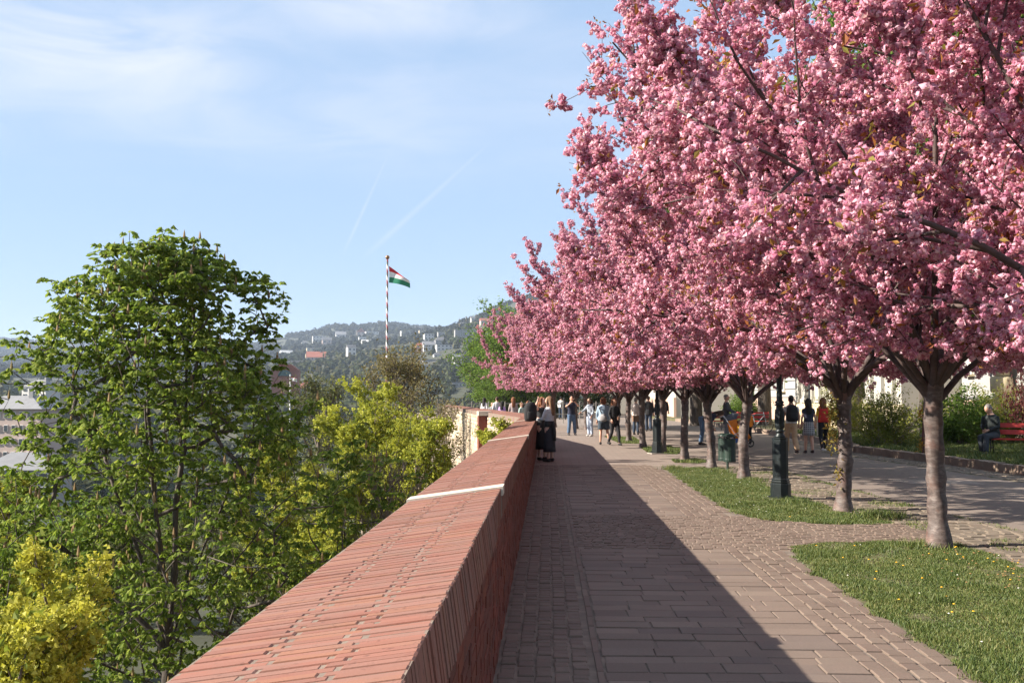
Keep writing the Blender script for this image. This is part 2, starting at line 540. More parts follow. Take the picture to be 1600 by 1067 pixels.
# ------------------------------------------------------------------ terrain below the terrace, hills beyond
PXS = [-1400, -600, 0, 80, 300, 430, 520, 600, 700, 760, 860, 1000, 1400, 2600]
PROF = {   # distance: photograph row the terrain reaches at each column of PXS
    700:  [640, 640, 640, 640, 640, 636, 630, 626, 620, 612, 606, 600, 600, 610],
    1000: [622, 622, 622, 620, 616, 607, 598, 592, 576, 560, 542, 530, 530, 560],
    1500: [600, 600, 600, 597, 592, 574, 558, 550, 527, 510, 496, 485, 485, 520],
    2200: [585, 585, 585, 583, 580, 562, 548, 542, 522, 492, 458, 430, 430, 470],
    3400: [578, 578, 578, 577, 570, 536, 514, 506, 521, 522, 522, 515, 515, 540],
    5600: [541, 540, 541, 544, 549, 549, 549, 546, 546, 546, 546, 546, 546, 546],
    7400: [560, 560, 560, 560, 560, 560, 560, 560, 560, 560, 560, 560, 560, 560]}
DS = sorted(PROF)
def ztarget(d, px):
    return CAM_H + (621 - np.interp(px, PXS, PROF[d])) / FPX * d
def zt(x, y):
    d = math.hypot(x, y)
    if y > 0.15 * d:
        px = 855 + FPX * x / max(y, 1e-3)
        px = max(-1400, min(2600, px))
    else:
        px = -1400 if x < 0 else 2600
    near = [(0, -9.0), (45, -10.5), (90, -14.5), (200, -30), (450, -34)]
    kd = [a for a, b in near] + DS
    kz = [b for a, b in near] + [ztarget(q, px) for q in DS]
    z = float(np.interp(d, kd, kz))
    if d > 500:
        a = min(1.0, (d - 500) / 1500)
        z += a * 7.0 * (math.sin(x * 0.011 + 1.3) * math.sin(y * 0.009) + 0.6 * math.sin(x * 0.027 + y * 0.019))
    return z
def make_terrain():
    ds = [0.5, 6, 12, 20, 32, 45, 65, 90, 130, 200, 300, 450, 580, 700, 850, 1000, 1250, 1500, 1850, 2200, 2800, 3400, 3800, 4500, 5100, 5600, 6500, 7400]
    angs = list(np.linspace(-180, -60, 13)[:-1]) + list(np.linspace(-60, 45, 106)) + list(np.linspace(45, 180, 15)[1:-1])
    V, F = [], []
    n = len(angs)
    for d in ds:
        for a in angs:
            x, y = d * math.sin(R(a)), d * math.cos(R(a))
            V.append((x, y, zt(x, y)))
    for i in range(len(ds) - 1):
        for j in range(n):
            k = (j + 1) % n
            F.append((i * n + j, i * n + k, (i + 1) * n + k, (i + 1) * n + j))
    t = NT('hillside')
    n1 = t.noise(t.coord(), 0.012, 6, 0.6)
    n2 = t.noise(t.coord(), 0.15, 4, 0.7)
    c = t.ramp(n1, [(0.3, (0.028, 0.034, 0.014)), (0.5, (0.042, 0.045, 0.02)), (0.7, (0.06, 0.052, 0.03))])
    c = t.mix(0.5, c, t.ramp(n2, [(0.3, (0.1, 0.1, 0.1)), (0.7, (0.8, 0.8, 0.8))]), 'OVERLAY')
    t.col(c); t.rough(0.95)
    o = obj('terrain', np_mesh('terrain', V, np.array(F)[:, ::-1], t.m, True))
    tag(o, kind='structure')
make_terrain()

# ------------------------------------------------------------------ the terrace: ground, path, road, lawns
BEND_Y = 36.0
FAR_SLOPE = -0.155                 # beyond the bend the wall runs to the left
def wall_x(y, off=0.0):
    """inner face of the parapet"""
    return -0.32 + off + (FAR_SLOPE * (y - BEND_Y) if y > BEND_Y else 0.0)
def sheet(name, pts, z, mat, kind='structure'):
    me = bpy.data.meshes.new(name)
    me.from_pydata([(p[0], p[1], z) for p in pts], [], [tuple(range(len(pts)))])
    me.materials.append(mat)
    o = obj(name, me)
    o['kind'] = kind
    return o
def slab_block(name, pts, z0, z1, mat):
    n = len(pts)
    m = MB()
    m.add([(p[0], p[1], z0) for p in pts] + [(p[0], p[1], z1) for p in pts],
          [tuple(range(n))[::-1], tuple(range(n, 2 * n))] + [(i, (i + 1) % n, n + (i + 1) % n, n + i) for i in range(n)])
    o = m.build(name, mat)
    o['kind'] = 'structure'
    return o
END_Y = 118.0
edge = [(-0.6, -12), (-0.6, BEND_Y), (-0.6 + FAR_SLOPE * (90 - BEND_Y), 90), (-15, END_Y)]
ground = slab_block('terrace_ground', edge[::-1] + [(70, -12), (70, END_Y)], -16.0, -0.05, M['bed'])
path = sheet('path', [(-0.45, -8), (6.1, -8), (6.1, 26), (-0.45, 26)], -0.010, M['bed'])
pave = sheet('pavement', [(-0.45, 26), (6.1, 26), (6.1, 60), (5.0, 80), (0, 112), (-14, 112), (-0.5 + FAR_SLOPE * 52, 88), (-0.5, BEND_Y)], -0.012, M['far_paving'])

# one stone: a block with worn top edges, 18 triangles
def stone_mesh(name, mat, ch=0.10, dz=0.25):
    m = MB()
    h, i = 0.5, 0.5 - ch
    vs = [(-h, -h, -1), (h, -h, -1), (h, h, -1), (-h, h, -1), (-h, -h, -dz), (h, -h, -dz), (h, h, -dz), (-h, h, -dz),
          (-i, -i, 0), (i, -i, 0), (i, i, 0), (-i, i, 0)]
    fs = [(8, 9, 10, 11)]
    for a in range(4):
        b = (a + 1) % 4
        fs += [(a, b, 4 + b, 4 + a), (4 + a, 4 + b, 8 + b, 8 + a)]
    m.add(vs, fs)
    return m.mesh(name, mat)
STONE_V = None
def lay(parent, name, rest_name, stones, mat, limit=300, key=None, ch=0.07, dz=0.3):
    """stones: (x, y, ztop, sx, sy, sz, rz, tiltx, tilty); the nearest are single objects, the rest one joined part"""
    key = key or (lambda s: math.hypot(s[0], s[1]) if s[1] > 5.6 else 500 + s[1])
    stones = sorted(stones, key=key)
    me = stone_mesh(name, mat, ch, dz)
    for s in stones[:limit]:
        o = bpy.data.objects.new(name, me)
        o.location = s[:3]
        o.scale = s[3:6]
        o.rotation_euler = (s[7], s[8], s[6])
        link(o, parent)
    rest = stones[limit:]
    if rest:
        tv = np.array([v.co[:] for v in me.vertices])
        q = [p.vertices[:] for p in me.polygons]
        S = np.array(rest)
        ca, sa = np.cos(S[:, 6])[:, None], np.sin(S[:, 6])[:, None]
        lx, ly = tv[None, :, 0] * S[:, 3:4], tv[None, :, 1] * S[:, 4:5]
        lz = tv[None, :, 2] * S[:, 5:6] + lx * -S[:, 8:9] + ly * S[:, 7:8]
        V = np.stack([lx * ca - ly * sa + S[:, 0:1], lx * sa + ly * ca + S[:, 1:2], lz + S[:, 2:3]], -1).reshape(-1, 3)
        F = (np.array(q)[None] + (np.arange(len(S)) * len(tv))[:, None, None]).reshape(-1, 4)
        o = obj(rest_name, np_mesh(rest_name, V, F, mat), parent)
        o['kind'] = 'stuff'
rng = random.Random(3)
def J(a): return rng.uniform(-a, a)
PATCH1 = [(2.62, -6), (2.62, 10.6), (2.72, 11.6), (2.95, 12.15), (3.4, 12.35), (4.75, 12.3), (4.85, 11.0), (4.9, 6), (4.9, -6)]
PATCH2 = [(4.75, 14.15), (3.9, 14.05), (3.2, 14.35), (2.85, 14.95), (2.75, 16.2), (2.78, 21), (2.84, 24.6), (3.2, 25.2), (4.05, 25.0), (4.2, 22), (4.25, 18), (4.5, 15.5)]
def inside(p, poly):
    x, y = p
    c = False
    for i in range(len(poly)):
        (x1, y1), (x2, y2) = poly[i], poly[i - 1]
        if (y1 > y) != (y2 > y) and x < (x2 - x1) * (y - y1) / (y2 - y1) + x1: c = not c
    return c
XING = (11.7, 15.0)
# narrow setts beside the wall: six columns
st = []
for c in range(5):
    x = -0.255 + c * 0.115
    y = 1.2 + J(0.05)
    while y < 26:
        L = rng.uniform(0.085, 0.13)
        st.append((x + J(0.006), y + L / 2, J(0.006) - 0.002, 0.098 + J(0.006), L - 0.014, 0.05, J(0.05), J(0.02), J(0.03)))
        y += L
lay(path, 'paving_sett', 'setts_by_wall', st, M['sett'], ch=0.07, dz=0.12)
# dressed border between the setts and the slabs
st = []
y = 1.2
while y < 26:
    L = rng.uniform(0.3, 0.5)
    st.append((0.327 + J(0.004), y + L / 2, J(0.003), 0.045, L - 0.012, 0.05, J(0.006), 0, J(0.02)))
    y += L
lay(path, 'border_stone', 'border', st, M['sett'], ch=0.06, dz=0.12)
# slabs in courses across the walk
st = []
y = 1.2
while y < 26:
    h = rng.uniform(0.17, 0.255)
    if XING[0] < y + h / 2 < XING[1]:
        y += h; continue
    x = 0.36 + J(0.01)
    while x < 2.0:
        w = rng.uniform(0.24, 0.48)
        if 2.0 - (x + w) < 0.2: w = 2.0 - x
        w = min(w, 2.0 - x)
        st.append((x + w / 2, y + h / 2 + J(0.004), J(0.005), w - rng.uniform(0.005, 0.014), h - rng.uniform(0.005, 0.012), 0.05, J(0.008), J(0.008), J(0.006)))
        x += w
    y += h
lay(path, 'paving_slab', 'slabs_farther_off', st, M['slab'], ch=0.018, dz=0.06)
# setts along the lawn edge
st = []
for c in range(5):
    x = 2.065 + c * 0.122
    y = 1.2 + J(0.08)
    while y < 26:
        L = rng.uniform(0.13, 0.24)
        xx = x + J(0.008)
        if not (XING[0] < y + L / 2 < XING[1]):
            st.append((xx, y + L / 2, J(0.006), 0.108 + J(0.007), L - 0.014, 0.05, J(0.05), J(0.015), J(0.02)))
            if c == 4 and 15.3 < y < 24.5:
                st.append((xx + 0.115, y + L / 2, J(0.006), 0.09 + J(0.007), L - 0.014, 0.05, J(0.05), J(0.015), J(0.02)))
        y += L
lay(path, 'paving_sett', 'setts_by_lawn', st, M['edge_sett'], ch=0.05, dz=0.10)
# crossing of small setts towards the road
st = []
y = XING[0]
row = 0
while y < XING[1]:
    h = rng.uniform(0.085, 0.11)
    x = 0.37 + J(0.05)
    while x < 4.75:
        w = rng.uniform(0.09, 0.15)
        yy = y + 0.06 * math.sin(x * 1.7)
        p = (x + w / 2, yy + h / 2)
        if not inside(p, PATCH1) and not inside(p, PATCH2):
            st.append((p[0], p[1], J(0.006), w - 0.012, h - 0.012, 0.05, J(0.08), J(0.02), J(0.03)))
        x += w
    y += h
lay(path, 'paving_sett', 'setts_of_crossing', st, M['edge_sett'], ch=0.06, dz=0.10)
# mossy cobbles between lawn and road
def road_left(y):
    return float(np.interp(y, [-10, 8, 13, 16.5, 20, 24, 30, 40, 60, 90, 115], [6.2, 6.15, 6.03, 5.8, 5.6, 5.5, 5.3, 5.0, 4.4, 2.5, 0.5]))
def lawn_right(y):
    return float(np.interp(y, [-10, 12.2, 12.3, 14.1, 14.2, 18, 25, 25.2, 40], [4.9, 4.75, 4.75, 4.75, 4.75, 4.27, 4.07, 3.6, 3.4]))
moss = sheet('cobble_strip', [(4.6, -8), (6.25, -8), (6.25, 10)] + [(road_left(y) + 0.1, y) for y in (13, 16.5, 20, 24, 26)] + [(3.6, 26), (4.0, 22), (4.2, 16), (4.6, 13)], -0.012, M['moss'])
st = []
y = 3.0
while y < 25.8:
    h = rng.uniform(0.11, 0.17)
    x = lawn_right(y) + J(0.04)
    while x < road_left(y) - 0.03:
        w = rng.uniform(0.13, 0.26)
        sk = 0.10 * (x - 4.8)
        if rng.random() > 0.05:
            st.append((x + w / 2, y + h / 2 + sk, J(0.010), w - rng.uniform(0.015, 0.04), h - rng.uniform(0.015, 0.035), 0.05, J(0.10), J(0.04), J(0.04)))
        x += w
    y += h
lay(moss, 'cobble', 'cobbles_farther_off', st, M['cobble'], ch=0.09, dz=0.14)
# road
ry = [-10, 8, 13, 16.5, 20, 24, 30, 40, 60, 90, 115]
KERB = [(10.9, -10), (10.8, 12), (10.55, 19), (10.45, 22.5), (10.15, 26.5), (9.75, 30), (9.55, 32.2), (10.1, 34.8), (10.3, 44), (10.2, 56), (9.3, 74), (8.0, 92)]
road = sheet('road', [(road_left(y), y) for y in ry] + [(5, 115), (8.0, 92)] + [p for p in KERB[::-1][1:]], -0.004, M['asphalt'])
sheet('asphalt_patch', [(7.2, 20.6), (8.6, 20.5), (8.7, 21.6), (7.0, 21.75)], 0.0, M['asphalt_patch'])
# gutter cobbles in front of the kerb
def kerb_x(y):
    return float(np.interp(y, [p[1] for p in KERB], [p[0] for p in KERB]))
st = []
y = 6.0
while y < 40:
    h = rng.uniform(0.14, 0.2)
    for c in range(5):
        w = 0.17
        x = kerb_x(y) - 0.12 - (c + 0.5) * w
        st.append((x, y + h / 2, 0.012 + J(0.008), w - 0.02, h - 0.02, 0.06, J(0.1), J(0.03), J(0.04)))
    y += h
gutter = sheet('gutter', [(kerb_x(y) - 1.0, y) for y in (6, 12, 18, 22.5, 26.5, 30, 32.2, 34.8, 40)] + [(kerb_x(y) - 0.02, y) for y in (40, 34.8, 32.2, 30, 26.5, 22.5, 18, 12, 6)], 0.0, M['moss'])
lay(gutter, 'cobble', 'cobbles_farther_off', st, M['cobble'], ch=0.09, dz=0.14)
# kerb of rough blocks
kerb = empty('kerb', (0, 0, 0)); kerb['kind'] = 'structure'
kme = []
for v in range(4):
    bm = bmesh.new()
    bmesh.ops.create_cube(bm, size=1.0)
    bmesh.ops.subdivide_edges(bm, edges=bm.edges[:], cuts=1, use_grid_fill=True)
    for w in bm.verts:
        w.co += Vector((rng.uniform(-.05, .05), rng.uniform(-.03, .03), rng.uniform(-.07, .05)))
    bmesh.ops.bevel(bm, geom=[e for e in bm.edges if e.calc_face_angle(0) > 1.0], offset=0.03, segments=1, affect='EDGES')
    me = bpy.data.meshes.new('kerb_stone'); bm.to_mesh(me); bm.free(); me.materials.append(M['kerb'])
    kme.append(me)
for i in range(len(KERB) - 1):
    a, b = Vector(KERB[i]), Vector(KERB[i + 1])
    if b.y < 6 or a.y > 70: continue
    L = (b - a).length
    s = 0.0
    while s < L - 0.05:
        w = min(rng.uniform(0.45, 1.05), L - s)
        p = a + (b - a) * ((s + w / 2) / L)
        o = bpy.data.objects.new('kerb_stone', kme[rng.randrange(4)])
        o.location = (p.x, p.y, 0.07 + J(0.012))
        o.scale = (0.26, w - 0.015, 0.30)
        o.rotation_euler = (J(0.02), J(0.04), math.atan2(b.y - a.y, b.x - a.x) - math.pi / 2)
        link(o, kerb)
        s += w
# raised lawn behind the kerb
LAWN = [(p[0] + 0.1, p[1]) for p in KERB] + [(16.0, 92), (40, 92), (40, -10)]
lawn = slab_block('lawn', LAWN, -0.04, 0.15, M['soil'])
soil1 = sheet('lawn_strip', PATCH1, -0.006, M['soil'])
soil2 = sheet('lawn_strip', PATCH2, -0.006, M['soil'])
SMALL = [[(3.35, 27.2), (3.9, 26.9), (4.3, 27.4), (4.1, 28.6), (3.4, 28.4)], [(3.1, 31.5), (3.9, 31.2), (4.4, 33), (4.3, 36), (3.2, 36)],
         [(2.7, 38.6), (3.6, 38.2), (3.7, 44.5), (2.5, 44.8)]]
for s in SMALL: sheet('lawn_strip', s, -0.006, M['soil'])

def grass(name, poly_fn, box, dens, hmin, hmax, z0, wid=0.006, seed=1, clumps=()):
    g = np.random.default_rng(seed)
    (x0, x1), (y0, y1) = box
    n = int((x1 - x0) * (y1 - y0) * dens)
    P = np.stack([g.uniform(x0, x1, n), g.uniform(y0, y1, n)], -1)
    bare = np.sin(P[:, 0] * 3.7 + 1.9 * np.sin(P[:, 1] * 1.9)) * np.sin(P[:, 1] * 2.9 + 1.3 * np.sin(P[:, 0] * 4.3))
    P = P[g.random(len(P)) > np.clip((bare - 0.35) * 1.3, 0, 0.85)]
    keep = np.array([poly_fn(p) for p in P])
    P = P[keep]
    hs = g.uniform(hmin, hmax, len(P)) * (0.6 + 0.8 * (0.5 + 0.5 * np.sin(P[:, 0] * 5.1 + 1.7 * np.sin(P[:, 1] * 3.3))))
    if clumps:
        Q, H = [P], [hs]
        for (cx, cy, r, k, hh) in clumps:
            q = g.normal(0, r * 0.5, (k, 2)) + (cx, cy)
            Q.append(q); H.append(g.uniform(hh * 0.5, hh, k))
        P, hs = np.concatenate(Q), np.concatenate(H)
    m = len(P)
    a = g.uniform(0, 2 * math.pi, m)
    lean = g.uniform(0.1, 0.9, m) * hs
    la = g.uniform(0, 2 * math.pi, m)
    w = wid * g.uniform(0.7, 1.5, m)
    b = np.stack([P[:, 0], P[:, 1], np.full(m, z0)], -1)
    d = np.stack([np.cos(a) * w, np.sin(a) * w, np.zeros(m)], -1)
    tip = b + np.stack([np.cos(la) * lean, np.sin(la) * lean, hs], -1)
    V = np.stack([b - d, b + d, tip], 1).reshape(-1, 3)
    F = np.arange(m * 3).reshape(-1, 3)
    o = obj(name, np_mesh(name, V, F, M['grass']))
    tag(o, kind='stuff')
    return o
def wob(p):
    j = rng.gauss(0, 0.028)
    return (p[0] + 0.05 * math.sin(p[1] * 7) + 0.03 * math.sin(p[1] * 17) + j, p[1] + 0.05 * math.sin(p[0] * 9) + j)
g1 = grass('grass', lambda p: inside(wob(p), PATCH1), ((2.4, 5.05), (1.5, 12.5)), 9500, 0.010, 0.032, -0.006, 0.0045, 1,
           [(4.55, 6.9, .35, 500, .10), (3.7, 7.3, .3, 450, .1), (4.9, 8.2, .25, 300, .1), (3.1, 11.2, .2, 260, .09), (3.3, 8.8, .15, 160, .08), (4.3, 12.0, .3, 400, .1)])
g2 = grass('grass', lambda p: inside(wob(p), PATCH2), ((2.6, 4.9), (13.9, 25.4)), 5200, 0.014, 0.042, -0.006, 0.006, 2,
           [(4.75, 14.9, .35, 700, .15), (4.0, 16.9, .3, 350, .12), (3.0, 24.6, .25, 350, .14), (4.2, 21.2, .25, 350, .12), (3.9, 23.6, .3, 350, .13)])
g3 = grass('grass', lambda p: any(inside(p, s) for s in SMALL), ((2.5, 4.6), (26.8, 45)), 900, 0.03, 0.07, -0.006, 0.012, 3)
g4 = grass('grass', lambda p: p[0] > kerb_x(p[1]) + 0.28, ((9.6, 20), (10, 48)), 420, 0.05, 0.12, 0.15, 0.018, 4)
# weeds in the joints of the cobbles
g5 = grass('weeds', lambda p: lawn_right(p[1]) < p[0] < road_left(p[1]) + 0.05 and (math.sin(p[0] * 3.1 + p[1] * 1.3) + math.sin(p[1] * 2.7 - p[0]) > 0.75 or abs(p[0] - road_left(p[1])) < 0.07),
           ((4.0, 6.3), (3, 25.5)), 900, 0.015, 0.04, -0.01, 0.007, 5)
def dots(name, mat, pts, r, z):
    m = MB()
    for (x, y) in pts:
        m.lathe([(r * 0.5, 0), (r, r * 0.3), (r * 0.55, r * 0.7)], 6, (x, y, z + rng.uniform(-.01, .012)))
    tag(m.build(name, mat), kind='stuff')
pp = [(rng.gauss(4.75, .25), rng.gauss(9.0, .9)) for _ in range(60)] + [(rng.uniform(2.9, 4.8), rng.uniform(6, 12.2)) for _ in range(40)] + [(4.72, 12.1), (4.76, 12.08), (4.4, 12.0), (3.4, 14.6), (4.6, 15.2), (3.9, 18)]
dots('dandelions', M['dandelion'], [p for p in pp if inside(p, PATCH1) or inside(p, PATCH2)], 0.012, 0.03)
pp = [(rng.uniform(2.8, 4.8), rng.uniform(6, 12)) for _ in range(18)] + [(rng.uniform(2.8, 4.3), rng.uniform(15, 24)) for _ in range(30)]
dots('daisies', M['daisy'], [p for p in pp if inside(p, PATCH1) or inside(p, PATCH2)], 0.009, 0.03)
pp = [(rng.gauss(4.6, .35), rng.gauss(9.5, 1.2)) for _ in range(160)]
dots('fallen_leaves', M['dead_leaf'], [p for p in pp if inside(p, PATCH1)], 0.012, 0.02)

# ------------------------------------------------------------------ the brick parapet
wall = empty('parapet_wall', (-0.6, 0, 0))
tag(wall, 'long red brick parapet wall with sloping brick coping beside the paved walk', 'wall')
WORG = Vector((-0.6, 0, 0))
def wchild(o):
    o.parent = wall
    o.matrix_parent_inverse = Matrix.Translation(-WORG)
    return o
TOP_R, TOP_L, WID = 1.09, 1.00, 0.64           # heights of the inner and outer edge of the coping
COPE_H = 0.2
# core, butted under the coping
def wall_core():
    m = MB()
    xi, xo = -0.3305, -0.93
    ya, yb, yc = -6.0, BEND_Y, 88.0
    def ring(y, dx): return [(xi + dx, y, -10.5), (xi + dx, y, TOP_R - COPE_H - 0.012), (xo + dx, y, TOP_L - COPE_H - 0.012), (xo + dx, y, -10.5)]
    d = FAR_SLOPE * (yc - yb)
    vs = ring(ya, 0) + ring(yb, 0) + ring(yc, d)
    fs = [(0, 1, 2, 3), (11, 10, 9, 8)]
    for k in (0, 4):
        for i in range(4):
            j = (i + 1) % 4
            fs.append((k + i, k + 4 + i, k + 4 + j, k + j))
    m.add(vs, fs)
    return wchild(m.build('core', M['mortar']))
wall_core()
# coping bricks: three to a row, set on edge, joints staggered
STRIPS = (7.06, 16.5, 29.5)
SLP = math.atan2(TOP_R - TOP_L, WID)
def coping_rows(y0, y1, pitch):
    out = []
    y = y0
    k = 0
    while y < y1:
        if min(abs(y - s) for s in STRIPS) > 0.115 + pitch / 2:
            j1 = 0.205 + (0.022 if k % 2 else -0.022) + J(0.010)
            j2 = 0.42 + (0.022 if k % 2 else -0.022) + J(0.010)
            cuts = [0.0 + J(0.003), j1, j2, WID + J(0.005)]
            th = pitch - rng.uniform(0.002, 0.0055)
            for a, b in zip(cuts[:-1], cuts[1:]):
                u = (a + b) / 2
                x = wall_x(y) + 0.012 - u * math.cos(SLP)
                z = TOP_R - u * math.sin(SLP) + J(0.0025)
                rz = math.atan(FAR_SLOPE) * -1 if y > BEND_Y else 0
                out.append((x, y, z, b - a - rng.uniform(0.006, 0.014), th, COPE_H, rz + J(0.008), J(0.02), -SLP))
        y += pitch
        k += 1
    return out
mort = MB()
for (ya, yb) in ((-6.0, BEND_Y), (BEND_Y, 88.0)):
    da = FAR_SLOPE * max(0, ya - BEND_Y); db = FAR_SLOPE * max(0, yb - BEND_Y)
    e = 0.0035
    for sgn in (0,):
        vs = []
        for (y, dx) in ((ya, da), (yb, db)):
            vs += [(-0.3150 + dx, y, TOP_R - COPE_H - 0.01), (-0.3150 + dx, y, TOP_R - e), (-0.3150 + dx - WID + 0.012, y, TOP_L - e + 0.001), (-0.3150 + dx - WID + 0.012, y, TOP_L - COPE_H - 0.01)]
        mort.add(vs, [(0, 1, 2, 3), (7, 6, 5, 4)] + [(i, 4 + i, 4 + (i + 1) % 4, (i + 1) % 4) for i in range(4)])
wchild(mort.build('mortar', M['mortar']))
rows = coping_rows(-1.0, BEND_Y, 0.040)
vis = [s for s in rows if s[1] > 2.0]; back = [s for s in rows if s[1] <= 2.0]
holder_key = lambda s: s[1] if s[1] > 2.0 else 1000
def wall_lay(*a, **k):
    before = set(COL.objects)
    lay(wall, *a, **k)
    for o in COL.objects:
        if o not in before: o.matrix_parent_inverse = Matrix.Translation(-WORG)
wall_lay('coping_brick', 'coping_courses', rows + coping_rows(BEND_Y, 86, 0.08), M['brick'], key=holder_key, ch=0.03, dz=0.02)
# pale stone strips across the coping
for s in STRIPS:
    m = MB()
    x0 = wall_x(s) + 0.02
    u = WID + 0.014
    vs = []
    for dy in (-0.11, 0.11):
        for dz in (-0.05, 0.012):
            vs += [(x0, s + dy, TOP_R + dz), (x0 - u, s + dy, TOP_R + dz - u * math.tan(SLP))]
    m.add(vs, [(0, 1, 3, 2), (4, 6, 7, 5), (2, 3, 7, 6), (0, 4, 5, 1), (0, 2, 6, 4), (1, 5, 7, 3)])
    wchild(m.build('joint_strip', M['joint_stone']))
# bricks of the inner face
st = []
cz = 0.0
k = 0
while cz < TOP_R - COPE_H - 0.06:
    y = 1.6 - (0.13 if k % 2 else 0)
    while y < BEND_Y - 0.1:
        L = 0.26 if rng.random() > 0.25 else 0.125
        st.append((-0.345 + 0.02 + J(0.004), y + L / 2, cz + 0.066, L, 0, 0))
        y += L
    cz += 0.0735
    k += 1
bme = None
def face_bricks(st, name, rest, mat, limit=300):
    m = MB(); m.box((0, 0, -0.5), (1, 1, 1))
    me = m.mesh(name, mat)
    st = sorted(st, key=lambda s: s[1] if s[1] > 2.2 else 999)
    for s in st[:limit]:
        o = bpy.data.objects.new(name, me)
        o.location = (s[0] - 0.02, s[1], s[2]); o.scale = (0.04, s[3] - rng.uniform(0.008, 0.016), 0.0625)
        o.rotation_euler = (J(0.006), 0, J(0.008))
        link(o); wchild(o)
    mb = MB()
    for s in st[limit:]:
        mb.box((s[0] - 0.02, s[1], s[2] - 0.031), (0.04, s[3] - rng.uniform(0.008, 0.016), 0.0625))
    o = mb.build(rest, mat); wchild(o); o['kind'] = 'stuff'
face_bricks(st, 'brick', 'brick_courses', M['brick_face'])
# outer stone face of the far stretch: irregular pale blocks
M['limestone'] = stone_mat('limestone_block', [(0.50, 0.41, 0.30), (0.62, 0.52, 0.39), (0.55, 0.46, 0.35), (0.68, 0.58, 0.45)], 14, 0.35)
stones = []
nrm = Vector((1, FAR_SLOPE)).normalized()
ang = math.atan(-FAR_SLOPE)
z = -3.2
while z < 0.72:
    h = rng.uniform(0.16, 0.3)
    h = min(h, 0.8 - z)
    y = BEND_Y - 0.4
    while y < 82:
        L = rng.uniform(0.25, 0.6) if y < 60 else rng.uniform(0.5, 1.0)
        stones.append((-0.93 + FAR_SLOPE * (y + L / 2 - BEND_Y) - 0.01 + J(0.012), y + L / 2, z + h / 2, L - 0.03, h - 0.025))
        y += L
    z += h
stones = sorted(stones, key=lambda s: s[1] - 2.0 * s[2])
m = MB(); m.box((0, 0, 0), (1, 1, 1)); lme = m.mesh('stone', M['limestone'])
for s in stones[:300]:
    o = bpy.data.objects.new('stone', lme)
    o.location = s[:3]; o.scale = (0.08, s[3], s[4]); o.rotation_euler = (J(.02), J(.02), ang + J(.01))
    link(o); wchild(o)
mb = MB()
for s in stones[300:]:
    mb.box(s[:3], (0.08, s[3], s[4]), ang + J(.01))
o = mb.build('stonework', M['limestone']); wchild(o); o['kind'] = 'stuff'
# brick buttresses with a pale cap on the outer face
for (px, py, yy) in ((768, 642, 48.0),):
    x = -0.93 + FAR_SLOPE * (yy - BEND_Y)
    m = MB(); m.box((x - 0.2, yy, -4.1), (0.5, 0.75, 9.9), ang)
    wchild(m.build('buttress', M['brick_face']))
    m = MB(); m.box((x - 0.16, yy, 0.96), (0.62, 0.95, 0.2), ang)
    wchild(m.build('buttress_cap', M['joint_stone']))
# ------------------------------------------------------------------ trees
def unit(az, el):
    return Vector((math.cos(az) * math.cos(el), math.sin(az) * math.cos(el), math.sin(el)))
def branch_path(p, d, L, n, rg, lift=0.0, wob=0.12):
    """points of a slightly crooked branch that bends towards the sky by lift"""
    pts = [p.copy()]
    d = d.normalized()
    for i in range(n):
        d = (d + Vector((rg.gauss(0, wob), rg.gauss(0, wob), rg.gauss(0, wob) + lift)) / n * 1.6).normalized()
        pts.append(pts[-1] + d * (L / n))
    return pts
def along(pts, t):
    k = t * (len(pts) - 1)
    i = min(int(k), len(pts) - 2)
    f = k - i
    return pts[i].lerp(pts[i + 1], f), (pts[i + 1] - pts[i]).normalized()
def sideways(d, ang, rg):
    a = d.orthogonal().normalized()
    q = Matrix.Rotation(rg.uniform(0, 2 * math.pi), 3, d) @ a
    return (d * math.cos(ang) + q * math.sin(ang)).normalized()
class Wood:
    def __init__(s): s.V, s.F = [], []
    def tube(s, pts, r0, r1, n, pw=1.0):
        k = len(pts)
        V, F = tube_np(pts, [r0 + (r1 - r0) * (i / (k - 1)) ** pw for i in range(k)], n)
        b = len(s.V); s.V += V; s.F += [tuple(i + b for i in f) for f in F]
    def mesh(s, name, mat, smooth=True):
        return np_mesh(name, [tuple(v) for v in s.V], np.array(s.F), mat, smooth)
_phi = (1 + 5 ** 0.5) / 2
_iv = np.array([(-1, _phi, 0), (1, _phi, 0), (-1, -_phi, 0), (1, -_phi, 0), (0, -1, _phi), (0, 1, _phi), (0, -1, -_phi), (0, 1, -_phi), (_phi, 0, -1), (_phi, 0, 1), (-_phi, 0, -1), (-_phi, 0, 1)])
_iv = _iv / np.linalg.norm(_iv[0])
_if = np.array([(0, 11, 5), (0, 5, 1), (0, 1, 7), (0, 7, 10), (0, 10, 11), (1, 5, 9), (5, 11, 4), (11, 10, 2), (10, 7, 6), (7, 1, 8), (3, 9, 4), (3, 4, 2), (3, 2, 6), (3, 6, 8), (3, 8, 9), (4, 9, 5), (2, 4, 11), (6, 2, 10), (8, 6, 7), (9, 8, 1)])
_if = _if[[0, 14, 8, 2, 18, 10, 6, 16, 12, 4, 19, 1, 11, 7, 15, 3, 9, 13, 5, 17]]
